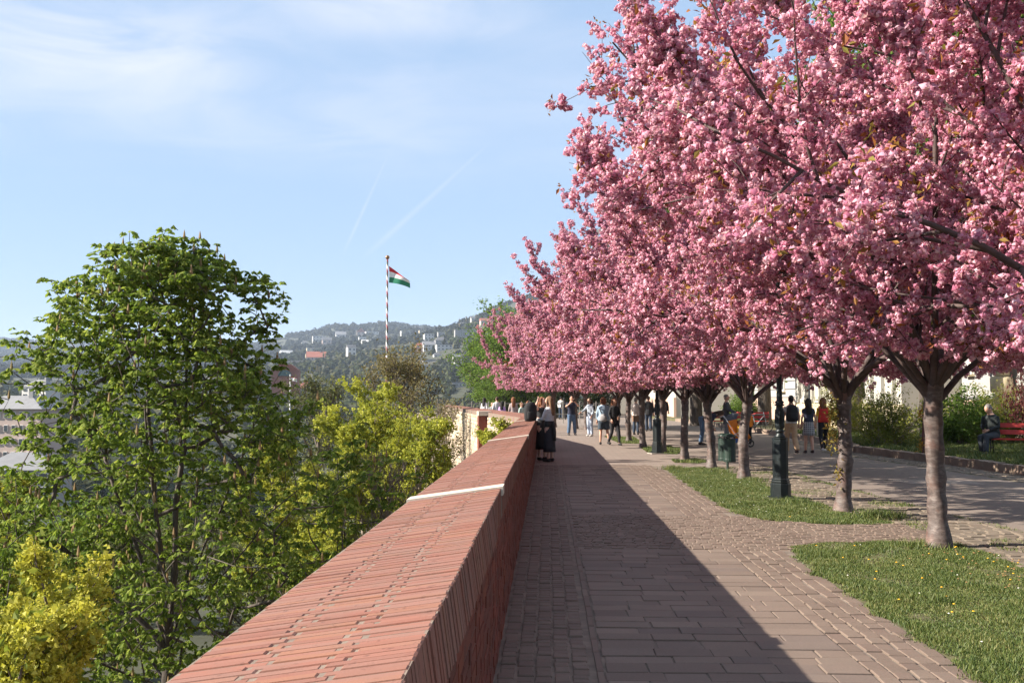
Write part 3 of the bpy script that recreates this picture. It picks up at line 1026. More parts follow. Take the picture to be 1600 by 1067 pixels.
def soft_normals(me, V, cen, k, mixf=0.6):
    """petal clusters shade softly: normals lean outwards from the middle of their cluster"""
    P = V.reshape(-1, 3, 3)
    fn = np.cross(P[:, 1] - P[:, 0], P[:, 2] - P[:, 0]); fn /= np.linalg.norm(fn, axis=1)[:, None] + 1e-12
    r = V.reshape(len(cen), k * 3, 3) - cen[:, None, :]
    r = r.reshape(-1, 3); r /= np.linalg.norm(r, axis=1)[:, None] + 1e-12
    fnv = np.repeat(fn, 3, axis=0)
    fnv *= np.sign((fnv * r).sum(1))[:, None]
    nn = r * mixf + fnv * (1 - mixf); nn /= np.linalg.norm(nn, axis=1)[:, None] + 1e-12
    me.polygons.foreach_set('use_smooth', np.ones(len(me.polygons), dtype=bool))
    me.normals_split_custom_set_from_vertices(nn.astype(np.float32))
    return me
def rand_rot(n, g):
    q = g.normal(size=(n, 4)); q /= np.linalg.norm(q, axis=1)[:, None]
    w, x, y, z = q.T
    return np.stack([1 - 2 * (y * y + z * z), 2 * (x * y - z * w), 2 * (x * z + y * w), 2 * (x * y + z * w), 1 - 2 * (x * x + z * z), 2 * (y * z - x * w),
                     2 * (x * z - y * w), 2 * (y * z + x * w), 1 - 2 * (x * x + y * y)], -1).reshape(n, 3, 3)
def pompoms(C, rad, g, grow=1.28, ruffle=0.2, jit=0.22, faces=20):
    """frilly balls of 20 loose petals each: C (n,3), rad (n,)"""
    n = len(C)
    tri = _iv[_if]                                   # 20,3,3
    cen = tri.mean(1, keepdims=True)
    T = (cen + (tri - cen) * grow).reshape(60, 3)
    Rm = rand_rot(n, g)
    T = T[:faces * 3] if faces < 20 else T
    V = np.einsum('nij,kj->nki', Rm, T)              # n,3*faces,3
    k = np.repeat(1 + g.uniform(-jit, jit, (n, faces)), 3, axis=1) + g.uniform(-ruffle, ruffle, (n, faces * 3))
    V = V * (k * np.asarray(rad)[:, None])[:, :, None] + np.asarray(C)[:, None, :]
    return V.reshape(-1, 3)
def quads(V): return np.arange(len(V)).reshape(-1, 4)
def tris(V): return np.arange(len(V)).reshape(-1, 3)
def leaves(C, size, g, droop=0.0, aspect=0.5, N=None):
    """pointed leaves, folded along the rib: C (n,3)"""
    n = len(C)
    d = g.normal(size=(n, 3)); d[:, 2] -= droop
    d /= np.linalg.norm(d, axis=1)[:, None]
    s = np.cross(d, g.normal(size=(n, 3))); s /= np.linalg.norm(s, axis=1)[:, None] + 1e-9
    u = np.cross(d, s)
    L = (np.asarray(size) * g.uniform(0.65, 1.3, n))[:, None]
    a = C; b = C + d * L
    m = C + d * L * 0.45
    l_ = m + s * L * aspect * 0.5 + u * L * 0.12
    r_ = m - s * L * aspect * 0.5 + u * L * 0.12
    V = np.stack([a, l_, b, r_], 1).reshape(-1, 3)
    return V

# ---- Japanese cherries in full blossom
def arch(p, az, e0, e1, L, n, rg):
    """a limb that leaves the fork steeply and leans outwards along its way"""
    pts = [p.copy()]
    for i in range(n):
        f = min(1.0, (i / (n - 1)) * 1.5) ** 0.7
        d = unit(az + rg.gauss(0, .07), e0 + (e1 - e0) * f + rg.gauss(0, .06))
        pts.append(pts[-1] + d * (L / n))
    return pts
def cherry(seed, el_set, reach, tall, shoots=10, dens=1.0):
    rg = random.Random(seed); g = np.random.default_rng(seed)
    tw, wd = Wood(), Wood()
    H = 1.92 + rg.uniform(-.08, .1)
    lean = Vector((rg.uniform(-.06, .06), rg.uniform(-.05, .05), 0))
    pts, rad = [], []
    for i in range(26):
        f = i / 25
        z = -0.06 + f * (H + 0.06)
        pts.append(Vector((lean.x * f + 0.02 * math.sin(f * 7 + seed), lean.y * f + 0.015 * math.sin(f * 5 + seed * 2), z)))
        r = 0.106 - 0.010 * f + 0.075 * math.exp(-f * 14) + 0.045 * max(0, f - 0.86) / 0.14
        r += 0.008 * math.sin(f * 40 + seed) + (0.016 if abs(f - 0.35 - 0.05 * (seed % 4)) < 0.02 else 0) + (0.02 if abs(f - 0.80) < 0.03 else 0)
        if f > 0.93: r *= 1 - (f - 0.93) / 0.07 * 0.55
        rad.append(r)
    V, F = tube_np(pts, rad, 16)
    V = [v + Vector((v.x - p.x, v.y - p.y, 0)).normalized() * (0.010 * math.sin(3 * math.atan2(v.y - p.y, v.x - p.x) + v.z * 5 + seed) + rg.uniform(-.003, .003)) for v, p in zip(V, [p for p in pts for _ in range(16)])]
    tw.V, tw.F = V, F
    top = pts[-1]
    fl, lf = [], []          # blossom centres, leaf centres
    def flower(p, r=0.05):
        fl.append((p.x + rg.gauss(0, r), p.y + rg.gauss(0, r), p.z + rg.gauss(0, r) - 0.015))
    n = len(el_set)
    az0 = rg.uniform(0, 6.28)
    for i, el in enumerate(el_set):
        az = az0 + i * 2.39996 + rg.uniform(-.25, .25)
        e = R(el + rg.uniform(-5, 5))
        L = (reach if el < 24 else reach * 1.2) * rg.uniform(0.9, 1.08) if el < 52 else tall * rg.uniform(0.88, 1.05)
        p = top + Vector((math.cos(az) * .03, math.sin(az) * .03, rg.uniform(-.40, -.12)))
        lp = arch(p, az, max(e, R(50)), e, L, 10, rg)
        r0 = rg.uniform(0.032, 0.052)
        wd.tube(lp, r0 * 1.08, 0.010, 8, 0.8)
        for k in range(int(L * 5 * dens)):
            t = rg.uniform(0.5, 1.0); flower(along(lp, t)[0], 0.07)
        ns = int(rg.uniform(12, 15))
        for k in range(ns):
            t = 0.16 + 0.82 * (k + rg.random()) / ns
            q, d = along(lp, t)
            sd = sideways(d, R(rg.uniform(30, 65)), rg)
            sd.z += 0.22 if el > 24 else -0.5
            sl_ = (1.75 - 0.9 * t) * rg.uniform(0.65, 1.2) * reach / 4.0 * (1.0 if el > 24 else 1.2)
            sp = branch_path(q, sd, sl_, 5, rg, 0.10, 0.18)
            sp = [w for i, w in enumerate(sp) if i == 0 or w.z > 2.0]
            if len(sp) < 2: continue
            wd.tube(sp, 0.020 * (1.2 - 0.5 * t), 0.005, 5)
            for z in range(int(sl_ * 10 * dens)):
                flower(along(sp, rg.uniform(0.15, 1.0))[0], 0.055)
            nt = int(sl_ * 4.2)
            for z in range(nt):
                q2, d2 = along(sp, rg.uniform(0.15, 0.95))
                td = sideways(d2, R(rg.uniform(30, 70)), rg)
                td.z += 0.12
                tl = rg.uniform(0.28, 0.62)
                tp = branch_path(q2, td, tl, 3, rg, 0.05, 0.2)
                if tp[-1].z < 2.02: continue
                wd.tube(tp, 0.006, 0.0025, 4)
                for y in range(int(tl * 12 * dens)):
                    flower(along(tp, rg.uniform(0.1, 1.0))[0], 0.045)
                if rg.random() < 0.7:
                    for y in range(3): lf.append(tp[-1] + Vector((rg.gauss(0, .04), rg.gauss(0, .04), rg.gauss(0.01, .04))))
    # long shoots that stand out of the crown
    for k in range(int(shoots * 3.2)):
        az = rg.uniform(0, 6.28); el = R(rg.uniform(35, 70))
        c = top + unit(az, R(rg.uniform(22, 66))) * reach * rg.uniform(0.72, 0.98)
        L = rg.uniform(1.0, 2.3)
        sp = branch_path(c, unit(az, el), L, 6, rg, 0.05, 0.1)
        wd.tube(sp, 0.013, 0.003, 5)
        for z in range(int(L * 26)):
            t = rg.random() ** 1.2; flower(along(sp, t)[0], 0.055 * (1.15 - 0.6 * t))
        for z in range(8):
            q2, d2 = along(sp, rg.uniform(0.1, 0.8)); tl = rg.uniform(0.2, 0.5)
            tp = branch_path(q2, sideways(d2, R(40), rg), tl, 3, rg, 0.05, 0.15); wd.tube(tp, 0.006, 0.002, 4)
            for y in range(int(tl * 20)): flower(along(tp, rg.random())[0], 0.04)
        for y in range(14): lf.append(along(sp, rg.random())[0] + Vector((rg.gauss(0, .05), rg.gauss(0, .05), rg.gauss(0, .05))))
    C = np.array(fl)
    C = C[C[:, 2] > 2.0 + g.uniform(-.12, .12, len(C))]
    NS, NF = 7, 10
    C3 = np.repeat(C, NS, axis=0) + g.normal(0, 0.028, (len(C) * NS, 3))
    cm = pompoms(C3, g.uniform(0.014, 0.028, len(C3)), g, 1.55, 0.25, 0.3, NF)
    LC = np.repeat(np.array([tuple(p) for p in lf if p.z > 2.12]), 2, axis=0)
    # some young leaves all through the blossom
    ex = C[g.integers(0, len(C), int(len(C) * 0.28))] + g.normal(0, 0.05, (int(len(C) * 0.28), 3))
    LV = leaves(np.concatenate([LC + g.normal(0, 0.02, LC.shape), ex]), 0.075, g, 0.1, 0.45)
    print('cherry', seed, 'blossoms', len(C), 'leaves', len(LV) // 4)
    return (tw.mesh('trunk', M['cherry_bark']), wd.mesh('limbs', M['cherry_limb']), soft_normals(np_mesh('blossoms', cm, tris(cm), M['blossom']), cm, C3, NF), np_mesh('leaves', LV, quads(LV), M['bronze_leaf']))
CH = [cherry(11, (0, 14, 32, 4, 50, 22, 66, 8, 40, 78, 16, 56, 28), 4.3, 5.1, 14),
      cherry(23, (2, 42, 12, 60, 24, 4, 36, 74, 10, 48, 20, 54, 30), 4.3, 5.2, 14),
      cherry(37, (6, 30, 0, 62, 16, 46, 4, 76, 36, 20, 54, 44, 12), 4.4, 5.0, 14)]
def put_cherry(kind, x, y, rz, label, s=1.0, tilt=(0, 0)):
    e = empty('cherry_tree', (x, y, 0), rz)
    e.scale = (s, s, s if s < 1.02 else s)
    e.rotation_euler = (tilt[0], tilt[1], rz)
    tag(e, label, 'cherry tree', 'pink blossoming cherry trees in a row along the walk')
    for nm, me in zip(('trunk', 'limbs', 'blossoms', 'leaves'), CH[kind]):
        o = obj(nm, me, e)
        if nm in ('blossoms', 'leaves'): o['kind'] = 'stuff'
    return e
def gx(px, py): 
    p = at(px, py); return p.x, p.y
CHERRIES = [
    (0, (5.0, 8.2), 0.6, 'pink cherry tree leaning in from beyond the picture edge, only its limbs and blossom seen', 1.0, (0, 0)),
    (1, gx(1467, 853), 2.1, 'pink cherry tree with the thick bulging foot on the corner of the front lawn', 1.0, (0, -0.02)),
    (2, gx(1320, 797), 4.4, 'pink cherry tree with leafy sprouts up its trunk at the tip of the second lawn', 1.0, (0, 0.0)),
    (0, gx(1161, 748), 3.5, 'pink cherry tree with slanting trunk just beside the green litter bin', 1.0, (0, -0.05)),
    (2, gx(1112, 731), 0.3, 'pink cherry tree in front of the bent over person in jeans', 0.97, (0, -0.02)),
    (1, gx(1069, 718), 5.2, 'straight pink cherry tree standing alone between the lawn end and the far lamp post', 0.98, (0, -0.01)),
    (1, gx(1036, 706), 1.0, 'pink cherry tree with its trunk hidden behind the far lamp post', 0.96, (0, 0)),
    (0, gx(1004, 699), 2.6, 'pink cherry tree with knobbly dark trunk beside the far lamp post', 1.0, (0, 0.0)),
    (2, gx(982, 690), 1.7, 'thin pink cherry tree with a leaning trunk right of the woman in black leggings', 0.95, (0, -0.03)),
    (0, gx(965, 682), 5.0, 'pink cherry tree with trunk partly behind the woman in black leggings', 0.98, (0, 0)),
    (1, gx(916, 671), 3.0, 'pink cherry tree with trunk directly behind the woman in pale jeans', 1.0, (0, 0)),
    (2, gx(900, 669.5), 0.9, 'pink cherry tree with trunk directly behind the man in navy shirt', 1.0, (0, 0)),
    (1, gx(866, 667), 4.1, 'farthest left pink cherry tree, its crown hanging over the red parapet', 1.03, (0, 0)),
]
for k, (x, y), rz, lab, s, tl in CHERRIES:
    put_cherry(k, x, y, rz, lab, s, tl)
# leafy sprouts growing from the trunk of the second cherry
def sprouts(x, y, zs, mat, parent_label=None, seed=1, spread=0.06, n=60):
    g = np.random.default_rng(seed)
    C = np.concatenate([np.stack([g.normal(x, spread, n), g.normal(y, spread, n), g.normal(z, 0.10, n)], -1) for z in zs])
    V = leaves(C, 0.06, g, 0.3, 0.5)
    return np_mesh('sprouts', V, quads(V), mat)
t2 = [o for o in COL.objects if o.get('label', '').startswith('pink cherry tree with leafy sprouts')][0]
M['lichen_leaf'] = foliage('sprout_leaf', [(0.13, 0.07, 0.025), (0.22, 0.17, 0.04), (0.28, 0.24, 0.06)], 0.3)
me = sprouts(-0.17, 0, (1.05, 1.2, 1.4, 1.55, 1.68), M['lichen_leaf'], seed=5)
o = obj('sprouts', me); o.parent = t2; o['kind'] = 'stuff'; o.rotation_euler = (0, 0, -t2.rotation_euler.z)
me = sprouts(-0.10, -0.05, (0.55,), M['lichen_leaf'], seed=6, spread=0.035)
o = obj('sprouts', me); o.parent = t2; o['kind'] = 'stuff'; o.rotation_euler = (0, 0, -t2.rotation_euler.z)

# ---- the horse chestnut on the slope
def palmate(C, D, size, g, fold=0.95):
    """drooping hand-shaped leaves of 5-7 leaflets; C centres (n,3), D (n,3) outward directions"""
    out = []
    n = len(C)
    tilt = fold + g.uniform(-.75, .7, n)
    for k in range(6):
        a = (k - 2.5) / 2.5 * 1.9 + g.normal(0, 0.12, n)
        z = np.zeros(n)
        side = np.cross(D, np.array([0, 0, 1.0])); side /= np.linalg.norm(side, axis=1)[:, None] + 1e-6
        d = D * np.cos(a)[:, None] + side * np.sin(a)[:, None]
        d[:, 2] -= tilt
        d /= np.linalg.norm(d, axis=1)[:, None]
        L = (size * g.uniform(0.75, 1.2, n) * (1 - 0.28 * abs(k - 2.5) / 2.5))[:, None]
        w = np.cross(d, np.array([0, 0, 1.0]) + g.normal(0, .45, (n, 3))); w /= np.linalg.norm(w, axis=1)[:, None] + 1e-6
        m = C + d * L * 0.62
        u = np.cross(w, d)
        l_ = m + w * L * 0.235 - u * L * 0.05; r_ = m - w * L * 0.235 - u * L * 0.05
        out.append(np.stack([C, l_, C + d * L, r_], 1))
    return np.concatenate(out).reshape(-1, 3)
def colonize(wd, nodes, pts, r_tip, rg, nmin=5, step=0.35, power=0.42, sag=0.0):
    """joins every point to the nearest wood so that limbs fork naturally; nodes: list of (Vector, parent index)"""
    N = [n[0] for n in nodes]; par = [n[1] for n in nodes]
    arr = np.zeros((len(nodes) + len(pts) * 8, 3)); arr[:len(N)] = [tuple(p) for p in N]
    cnt = len(N)
    root = N[0]
    for p in sorted(pts, key=lambda q: (q - Vector((0, 0, root.z))).length):
        d = arr[:cnt] - np.array(tuple(p))
        d2 = (d ** 2).sum(1) + 0.9 * np.maximum(0, d[:, 2] + 0.05) ** 2        # wood grows upwards: start from below
        i = int(d2.argmin())
        a = Vector(arr[i]); v = p - a; L = v.length
        k = max(1, min(7, int(L / step)))
        last = i
        bow = Vector((rg.gauss(0, .07), rg.gauss(0, .07), -sag)) * L
        for q in range(1, k + 1):
            f = q / k
            pos = a + v * f + bow * math.sin(math.pi * f)
            par.append(last); arr[cnt] = tuple(pos); last = cnt; cnt += 1
    kids = [[] for _ in range(cnt)]
    load = np.zeros(cnt)
    for i in range(cnt - 1, 0, -1):
        if not load[i]: load[i] = 1.0
        kids[par[i]].append(i)
        load[par[i]] += load[i]
    rad = r_tip * np.maximum(load, 1) ** power
    done = [False] * cnt
    # chains follow the heaviest child
    stack = [0]
    starts = [(0, None)]
    while starts:
        i, p0 = starts.pop()
        chain = ([p0] if p0 is not None else []) + [i]
        while kids[i]:
            ks = sorted(kids[i], key=lambda q: -load[q])
            for q in ks[1:]: starts.append((q, i))
            i = ks[0]; chain.append(i)
        if len(chain) < 2: continue
        P = [Vector(arr[q]) for q in chain]
        rr = [float(rad[q]) for q in chain]
        if p0 is not None: rr[0] = min(rr[0], rr[1] * 1.15)
        n = 9 if rr[0] > 0.08 else (6 if rr[0] > 0.025 else 4)
        V, F = tube_np(P, rr, n)
        b = len(wd.V); wd.V += V; wd.F += [tuple(x + b for x in f) for f in F]
def chestnut():
    rg = random.Random(5); g = np.random.default_rng(5)
    SCL = 1.375
    base = Vector((-8.3, 22.0, 0)); gw = zt(base.x, base.y)
    e = empty('chestnut_tree', (base.x, base.y, gw)); e.scale = (SCL, SCL, SCL)
    gz = CAM_H + (gw - CAM_H) / SCL
    tag(e, 'large horse chestnut tree with drooping fresh green leaves rising beyond the brick parapet', 'tree')
    wd = Wood()
    def env(z):   # crown radius at height z above the walk
        return float(np.interp(z, [-5.2, -4.2, -3, -1.2, 0.3, 1.2, 2.2, 3.1, 3.7, 4.1], [2.0, 2.9, 3.25, 3.3, 3.15, 2.75, 2.35, 1.85, 1.35, 0.5]))
    lobes = [(rg.uniform(0, 6.28), rg.uniform(-4, 4)) for _ in range(9)]
    pts = []
    while len(pts) < 3300:
        z = 3.95 - 8.8 * rg.random() ** 1.15
        az = rg.uniform(0, 6.2832)
        bump = 0.84 + 0.12 * math.sin(3 * az + z * 1.7 + 0.6) + 0.12 * math.sin(5 * az - z * 2.3) + 0.10 * math.sin(2 * az + z * 4.1)
        R_ = env(z) * bump
        r = R_ * rg.random() ** 0.36
        p = Vector((r * math.cos(az) + 0.02, r * math.sin(az), z + 0.2 * math.sin(az * 4) + rg.gauss(0, .12)))
        if p.z > 1.8: p.x -= 0.16
        if p.z < 1.3 and p.x > 0: p.x *= 1.0 + 0.38 * min(1.0, 1.3 - p.z)
        # gaps between the boughs
        if math.sin(p.x * 2.6 + 1.1 * math.sin(p.z * 1.9)) * math.sin(p.z * 2.4 + p.y * 1.7) * math.sin(p.y * 2.2 + p.x) > 0.22: continue
        pts.append(p)
    # a few upright leading shoots at the top
    for (x, y, z) in ((0.42, 0, 4.0), (0.5, 0.1, 3.75), (-0.55, .1, 3.75), (-.6, 0, 3.55), (-1.1, -.1, 3.7), (-1.15, 0, 3.5), (-1.35, 0.2, 3.45), (-0.15, .3, 3.65), (0.05, -.2, 3.7), (-2.3, 0, 2.75), (-2.15, .1, 2.6), (1.35, 0, 2.85), (1.25, -.2, 2.7), (1.5, 0.2, 2.3), (-1.75, 0, 3.0), (3.2, 0, 0.9), (2.9, .3, 1.0), (-2.75, 0, 0.6), (-2.9, .2, -.1), (0.75, 0.2, 3.2), (0.7, -.3, 3.5)):
        pts.append(Vector((x, y, z)))
        for _ in range(3): pts.append(Vector((x + rg.gauss(0, .17), y + rg.gauss(0, .17), z - abs(rg.gauss(0, .22)))))
    trunk = branch_path(Vector((0, 0, gz - 0.3)), Vector((0.02, 0, 1)), -2.0 - gz, 8, rg, 0, 0.03)
    nodes = [(p, i - 1) for i, p in enumerate(trunk)]
    def leader(tx, ty, tz, start):
        a = nodes[start][0]; last = start
        for k in range(1, 8):
            f = k / 7
            nodes.append((Vector((a.x + (tx - a.x) * f ** 1.15, a.y + (ty - a.y) * f ** 1.15, a.z + (tz - a.z) * f)) + Vector((rg.gauss(0, .03), rg.gauss(0, .03), 0)), last))
            last = len(nodes) - 1
    top = len(trunk) - 1
    for (tx, ty, tz) in ((0.35, 0.1, 3.3), (-0.35, -0.2, 2.9), (1.5, 0.3, 1.6), (-1.6, 0.2, 2.0), (0.3, -1.5, 1.6), (-0.2, 1.5, 1.8), (2.2, -0.6, 0.3), (-2.2, -0.6, 0.2)): leader(tx, ty, tz, top)
    for (tx, ty, tz) in ((2.3, 0.8, -1.4), (-2.3, -.9, -1.6), (-1.6, 1.6, -1.5), (1.4, -1.9, -1.8), (-.8, -2.2, -1.6)): leader(tx, ty, tz, top - 1)
    colonize(wd, nodes, pts, 0.0052, rg, step=0.3, power=0.46)
    C, D, cand = [], [], []
    for p in pts:
        for j in range(rg.randint(5, 7)):
            a = rg.uniform(0, 6.283)
            o_ = Vector((math.cos(a), math.sin(a), rg.uniform(-.15, .55))).normalized()
            c = p + o_ * rg.uniform(0.05, 0.17)
            C.append(tuple(c)); D.append((o_.x, o_.y, 0.0))
        if rg.random() < 0.16: cand.append(p)
    C, D = np.array(C), np.array(D); D /= np.linalg.norm(D, axis=1)[:, None] + 1e-6
    LV = palmate(C, D, 0.112, g)
    cm = MB()
    for c in cand:
        cm.lathe([(0.010, 0), (0.024, 0.03), (0.013, 0.10), (0.002, 0.15)], 5, (c.x, c.y, c.z + 0.01))
    sh = lambda V: np.asarray(V) + np.array([0, 0, -gz])
    wm = np_mesh('trunk', sh([tuple(v) for v in wd.V]), np.array(wd.F), M['bark'], True)
    obj('trunk', wm, e)
    o = obj('leaves', np_mesh('leaves', sh(LV), quads(LV), M['chestnut_leaf']), e); o['kind'] = 'stuff'
    o = cm.build('flower_buds', M['candle'], e, loc=(0, 0, -gz)); o['kind'] = 'stuff'
chestnut()

# ---- general broadleaf tree; returns the meshes
def broadleaf(seed, H, crown_r, crown_h, trunk_r, leaf_mat, bark_mat, leaf=0.12, n_limb=14, per=900, puff=None, puff_mat=None, sparse=1.0, clear=0.35, up=0.35, aspect=0.55):
    """H: height; the crown is an uneven dome of radius crown_r and height crown_h that ends at H"""
    rg = random.Random(seed); g = np.random.default_rng(seed)
    wd = Wood()
    z0 = H - crown_h
    tr = branch_path(Vector((0, 0, -0.4)), Vector((rg.uniform(-.05, .05), rg.uniform(-.05, .05), 1)), z0 + crown_h * 0.75, 9, rg, 0, 0.05)
    wd.tube(tr, trunk_r, trunk_r * 0.25, 9)
    spots = []
    lob = [rg.uniform(0, 6.28) for _ in range(4)]
    def rad_at(z, az):
        f = (z - z0) / crown_h
        b = math.sin(math.pi * min(1, max(0, f)) ** 0.75) ** 0.6 if 0 < f < 1 else 0
        return crown_r * b * (0.86 + 0.12 * math.sin(3 * az + lob[0] + f * 5) + 0.09 * math.sin(5 * az + lob[1] - f * 7))
    for k in range(n_limb):
        f = (k + rg.random()) / n_limb
        t = min(0.98, (z0 / (z0 + crown_h * 0.75)) * 0.9 + f * 0.62)
        q, d = along(tr, min(t, 0.98))
        az = k * 2.4 + rg.uniform(-.4, .4)
        L = max(0.5, rad_at(min(H - 0.2, q.z + crown_h * 0.12), az)) * rg.uniform(0.75, 1.05)
        lp = branch_path(q, unit(az, R(15 + 45 * f + rg.uniform(-8, 12))), L, 6, rg, up, 0.16)
        wd.tube(lp, trunk_r * 0.36 * (1.1 - 0.6 * f), trunk_r * 0.06, 6)
        for j in range(7):
            q2, d2 = along(lp, rg.uniform(0.25, 1.0))
            sl_ = L * rg.uniform(0.25, 0.5)
            sp = branch_path(q2, sideways(d2, R(rg.uniform(30, 65)), rg) + Vector((0, 0, 0.25)), sl_, 4, rg, up, 0.18)
            wd.tube(sp, trunk_r * 0.10, trunk_r * 0.03, 4)
            for i in range(5):
                q3, d3 = along(sp, rg.uniform(0.2, 1.0))
                tp = branch_path(q3, sideways(d3, R(45), rg) + Vector((0, 0, .2)), sl_ * rg.uniform(.25, .5), 2, rg, up, 0.2)
                wd.tube(tp, trunk_r * 0.035 + 0.003, 0.004, 3)
                spots.append(tp[-1]); spots.append(tp[1])
            spots.append(sp[-1])
    S = np.array([tuple(p) for p in spots])
    n = int(per * sparse)
    sel = S[g.integers(0, len(S), n)]
    C = sel + g.normal(0, crown_r * 0.055, (n, 3))
    LV = leaves(C, leaf, g, 0.25, aspect)
    parts = [('trunk', wd.mesh('trunk', bark_mat))]
    parts.append(('leaves', np_mesh('leaves', LV, quads(LV), leaf_mat)))
    if puff:
        k, rr = puff
        P = S[g.integers(0, len(S), k)] + g.normal(0, crown_r * 0.03, (k, 3))
        # each flower head is a loose bunch of small tufts
        P2 = np.repeat(P, 6, axis=0) + g.normal(0, rr * 0.62, (k * 6, 3))
        V = pompoms(P2, g.uniform(rr * 0.28, rr * 0.55, len(P2)), g, 1.2, 0.35, 0.5, 7)
        parts.append(('flowers', np_mesh('flowers', V, tris(V), puff_mat)))
    return parts
def put_tree(name, parts, x, y, rz, label, cat='tree', group=None, s=1.0, z=None, sz=None):
    e = empty(name, (x, y, zt(x, y) if z is None else z), rz)
    e.scale = (s, s, sz or s)
    tag(e, label, cat, group)
    for nm, me in parts:
        o = obj(nm, me, e)
        if nm != 'trunk': o['kind'] = 'stuff'
    return e
# flowering maples
def top_to(px, py, Y):   # world point of a crown top seen at that pixel, at distance Y
    return atd(px, py, Y)
def maple_at(seed, pxc, pytop, Y, rpx, crown_h, label, gold=False, sparse=1.0, puffs=900, pr=0.075, leaf_n=2500, group=None):
    p = atd(pxc, pytop, Y)
    gz = zt(p.x, p.y)
    H = p.z - gz
    r = rpx / (FPX / Y)
    parts = broadleaf(seed, H, r, crown_h, 0.17, M['maple_leaf'], M['twig_pale'] if not gold else M['twig'], 0.10, 20, leaf_n, (puffs, pr), M['maple_gold'] if gold else M['maple_flower'], 1.0)
    return put_tree('maple_tree', parts, p.x, p.y, 0, label, group=group)
maple_at(41, 50, 945, 10.0, 330, 3.6, 'golden yellow flowering maple close below the parapet under the chestnut', True, 1.0, 2600, 0.066, 2400)
maple_at(42, 570, 566, 30.0, 165, 9.0, 'lime green flowering maple in the middle of the slope, below the striped flagpole', False, 1.0, 5200, 0.080, 12000)
maple_at(43, 685, 618, 27.0, 150, 7.0, 'thin lime flowering maple showing the pale stone rampart through its twigs', False, 1.0, 2600, 0.065, 4500)
maple_at(44, 15, 655, 27.0, 85, 7.0, 'yellow flowering maple behind the left flank of the chestnut', True, 1.0, 1800, 0.09, 4500)
maple_at(45, 440, 628, 34.0, 110, 7.5, 'yellowish flowering maple half hidden behind the right flank of the chestnut', False, 1.0, 2400, 0.09, 6000)
maple_at(46, 748, 618, 32.0, 58, 5.0, 'slim lime flowering maple rising beside the rampart just below the parapet bend', False, 1.0, 1500, 0.07, 1600)
# budding trees behind
p = atd(628, 528, 62); H = p.z - zt(p.x, p.y)
put_tree('budding_tree', broadleaf(51, H, 4.6, 10.5, 0.3, M['olive_leaf'], M['twig'], 0.17, 26, 9500), p.x, p.y, 0.4, 'brownish budding tree with fine twigs in front of the flagpole foot')
p = atd(480, 572, 58); H = p.z - zt(p.x, p.y)
put_tree('budding_tree', broadleaf(52, H, 3.6, 9, 0.25, M['sage_leaf'], M['twig'], 0.16, 22, 6500), p.x, p.y, 0.4, 'greyish green tree coming into leaf above the lime maples')
p = atd(590, 690, 24); H = p.z - zt(p.x, p.y)
put_tree('bare_tree', broadleaf(53, H, 2.1, 5.2, 0.12, M['olive_leaf'], M['twig_pale'], 0.07, 30, 1500, None, None, 1.0, up=0.5), p.x, p.y, 0, 'nearly bare pale twigged tree between chestnut and parapet')
p = atd(694, 606, 58); H = p.z - zt(p.x, p.y)
put_tree('budding_tree', broadleaf(54, H, 3.0, 8, 0.16, M['olive_leaf'], M['twig_pale'], 0.13, 24, 2600), p.x, p.y, 0, 'pinkish brown budding tree behind the thin lime maple')
# trees down the slope and at its foot
SLT = [broadleaf(55, 9, 3.0, 7.5, 0.18, M['sage_leaf'], M['twig'], 0.17, 22, 6000), broadleaf(56, 10, 3.2, 8.6, 0.2, M['fresh_leaf'], M['bark'], 0.2, 24, 6000)]
rgs = random.Random(15)
for k in range(34):
    Y = rgs.uniform(34, 120) if k > 10 else rgs.uniform(30, 60)
    px = rgs.uniform(-60, 640)
    p = atd(px, 700, Y)
    if Y < 60 and px > 470: continue
    q = rgs.randrange(2)
    put_tree('slope_tree', SLT[q], p.x, p.y, rgs.uniform(0, 6), ('grey green tree coming into leaf on the slope below the rampart, deep behind the chestnut', 'fresh green tree on the slope below the rampart, deep behind the chestnut')[q], 'tree', ('grey green slope trees', 'fresh green slope trees')[q], rgs.uniform(.7, 1.05))
# undergrowth on the slope
g = np.random.default_rng(9)
n = 9000
X = g.uniform(-14, -1.2, n); Y = g.uniform(4, 46, n)
X = X - 0.155 * np.maximum(0, Y - 36)
Z = np.array([zt(a, b) for a, b in zip(X, Y)])
P = np.stack([X, Y, Z + 0.35 + g.uniform(0, 1.9, n) * (0.6 + 0.4 * np.sin(X * 1.3) * np.sin(Y * 0.9))], -1)
P = np.repeat(P, 3, axis=0) + g.normal(0, .22, (n * 3, 3))
V = leaves(P, 0.22, g, 0.2, 0.6)
o = obj('undergrowth', np_mesh('undergrowth', V, quads(V), M['sage_leaf'])); o['kind'] = 'stuff'

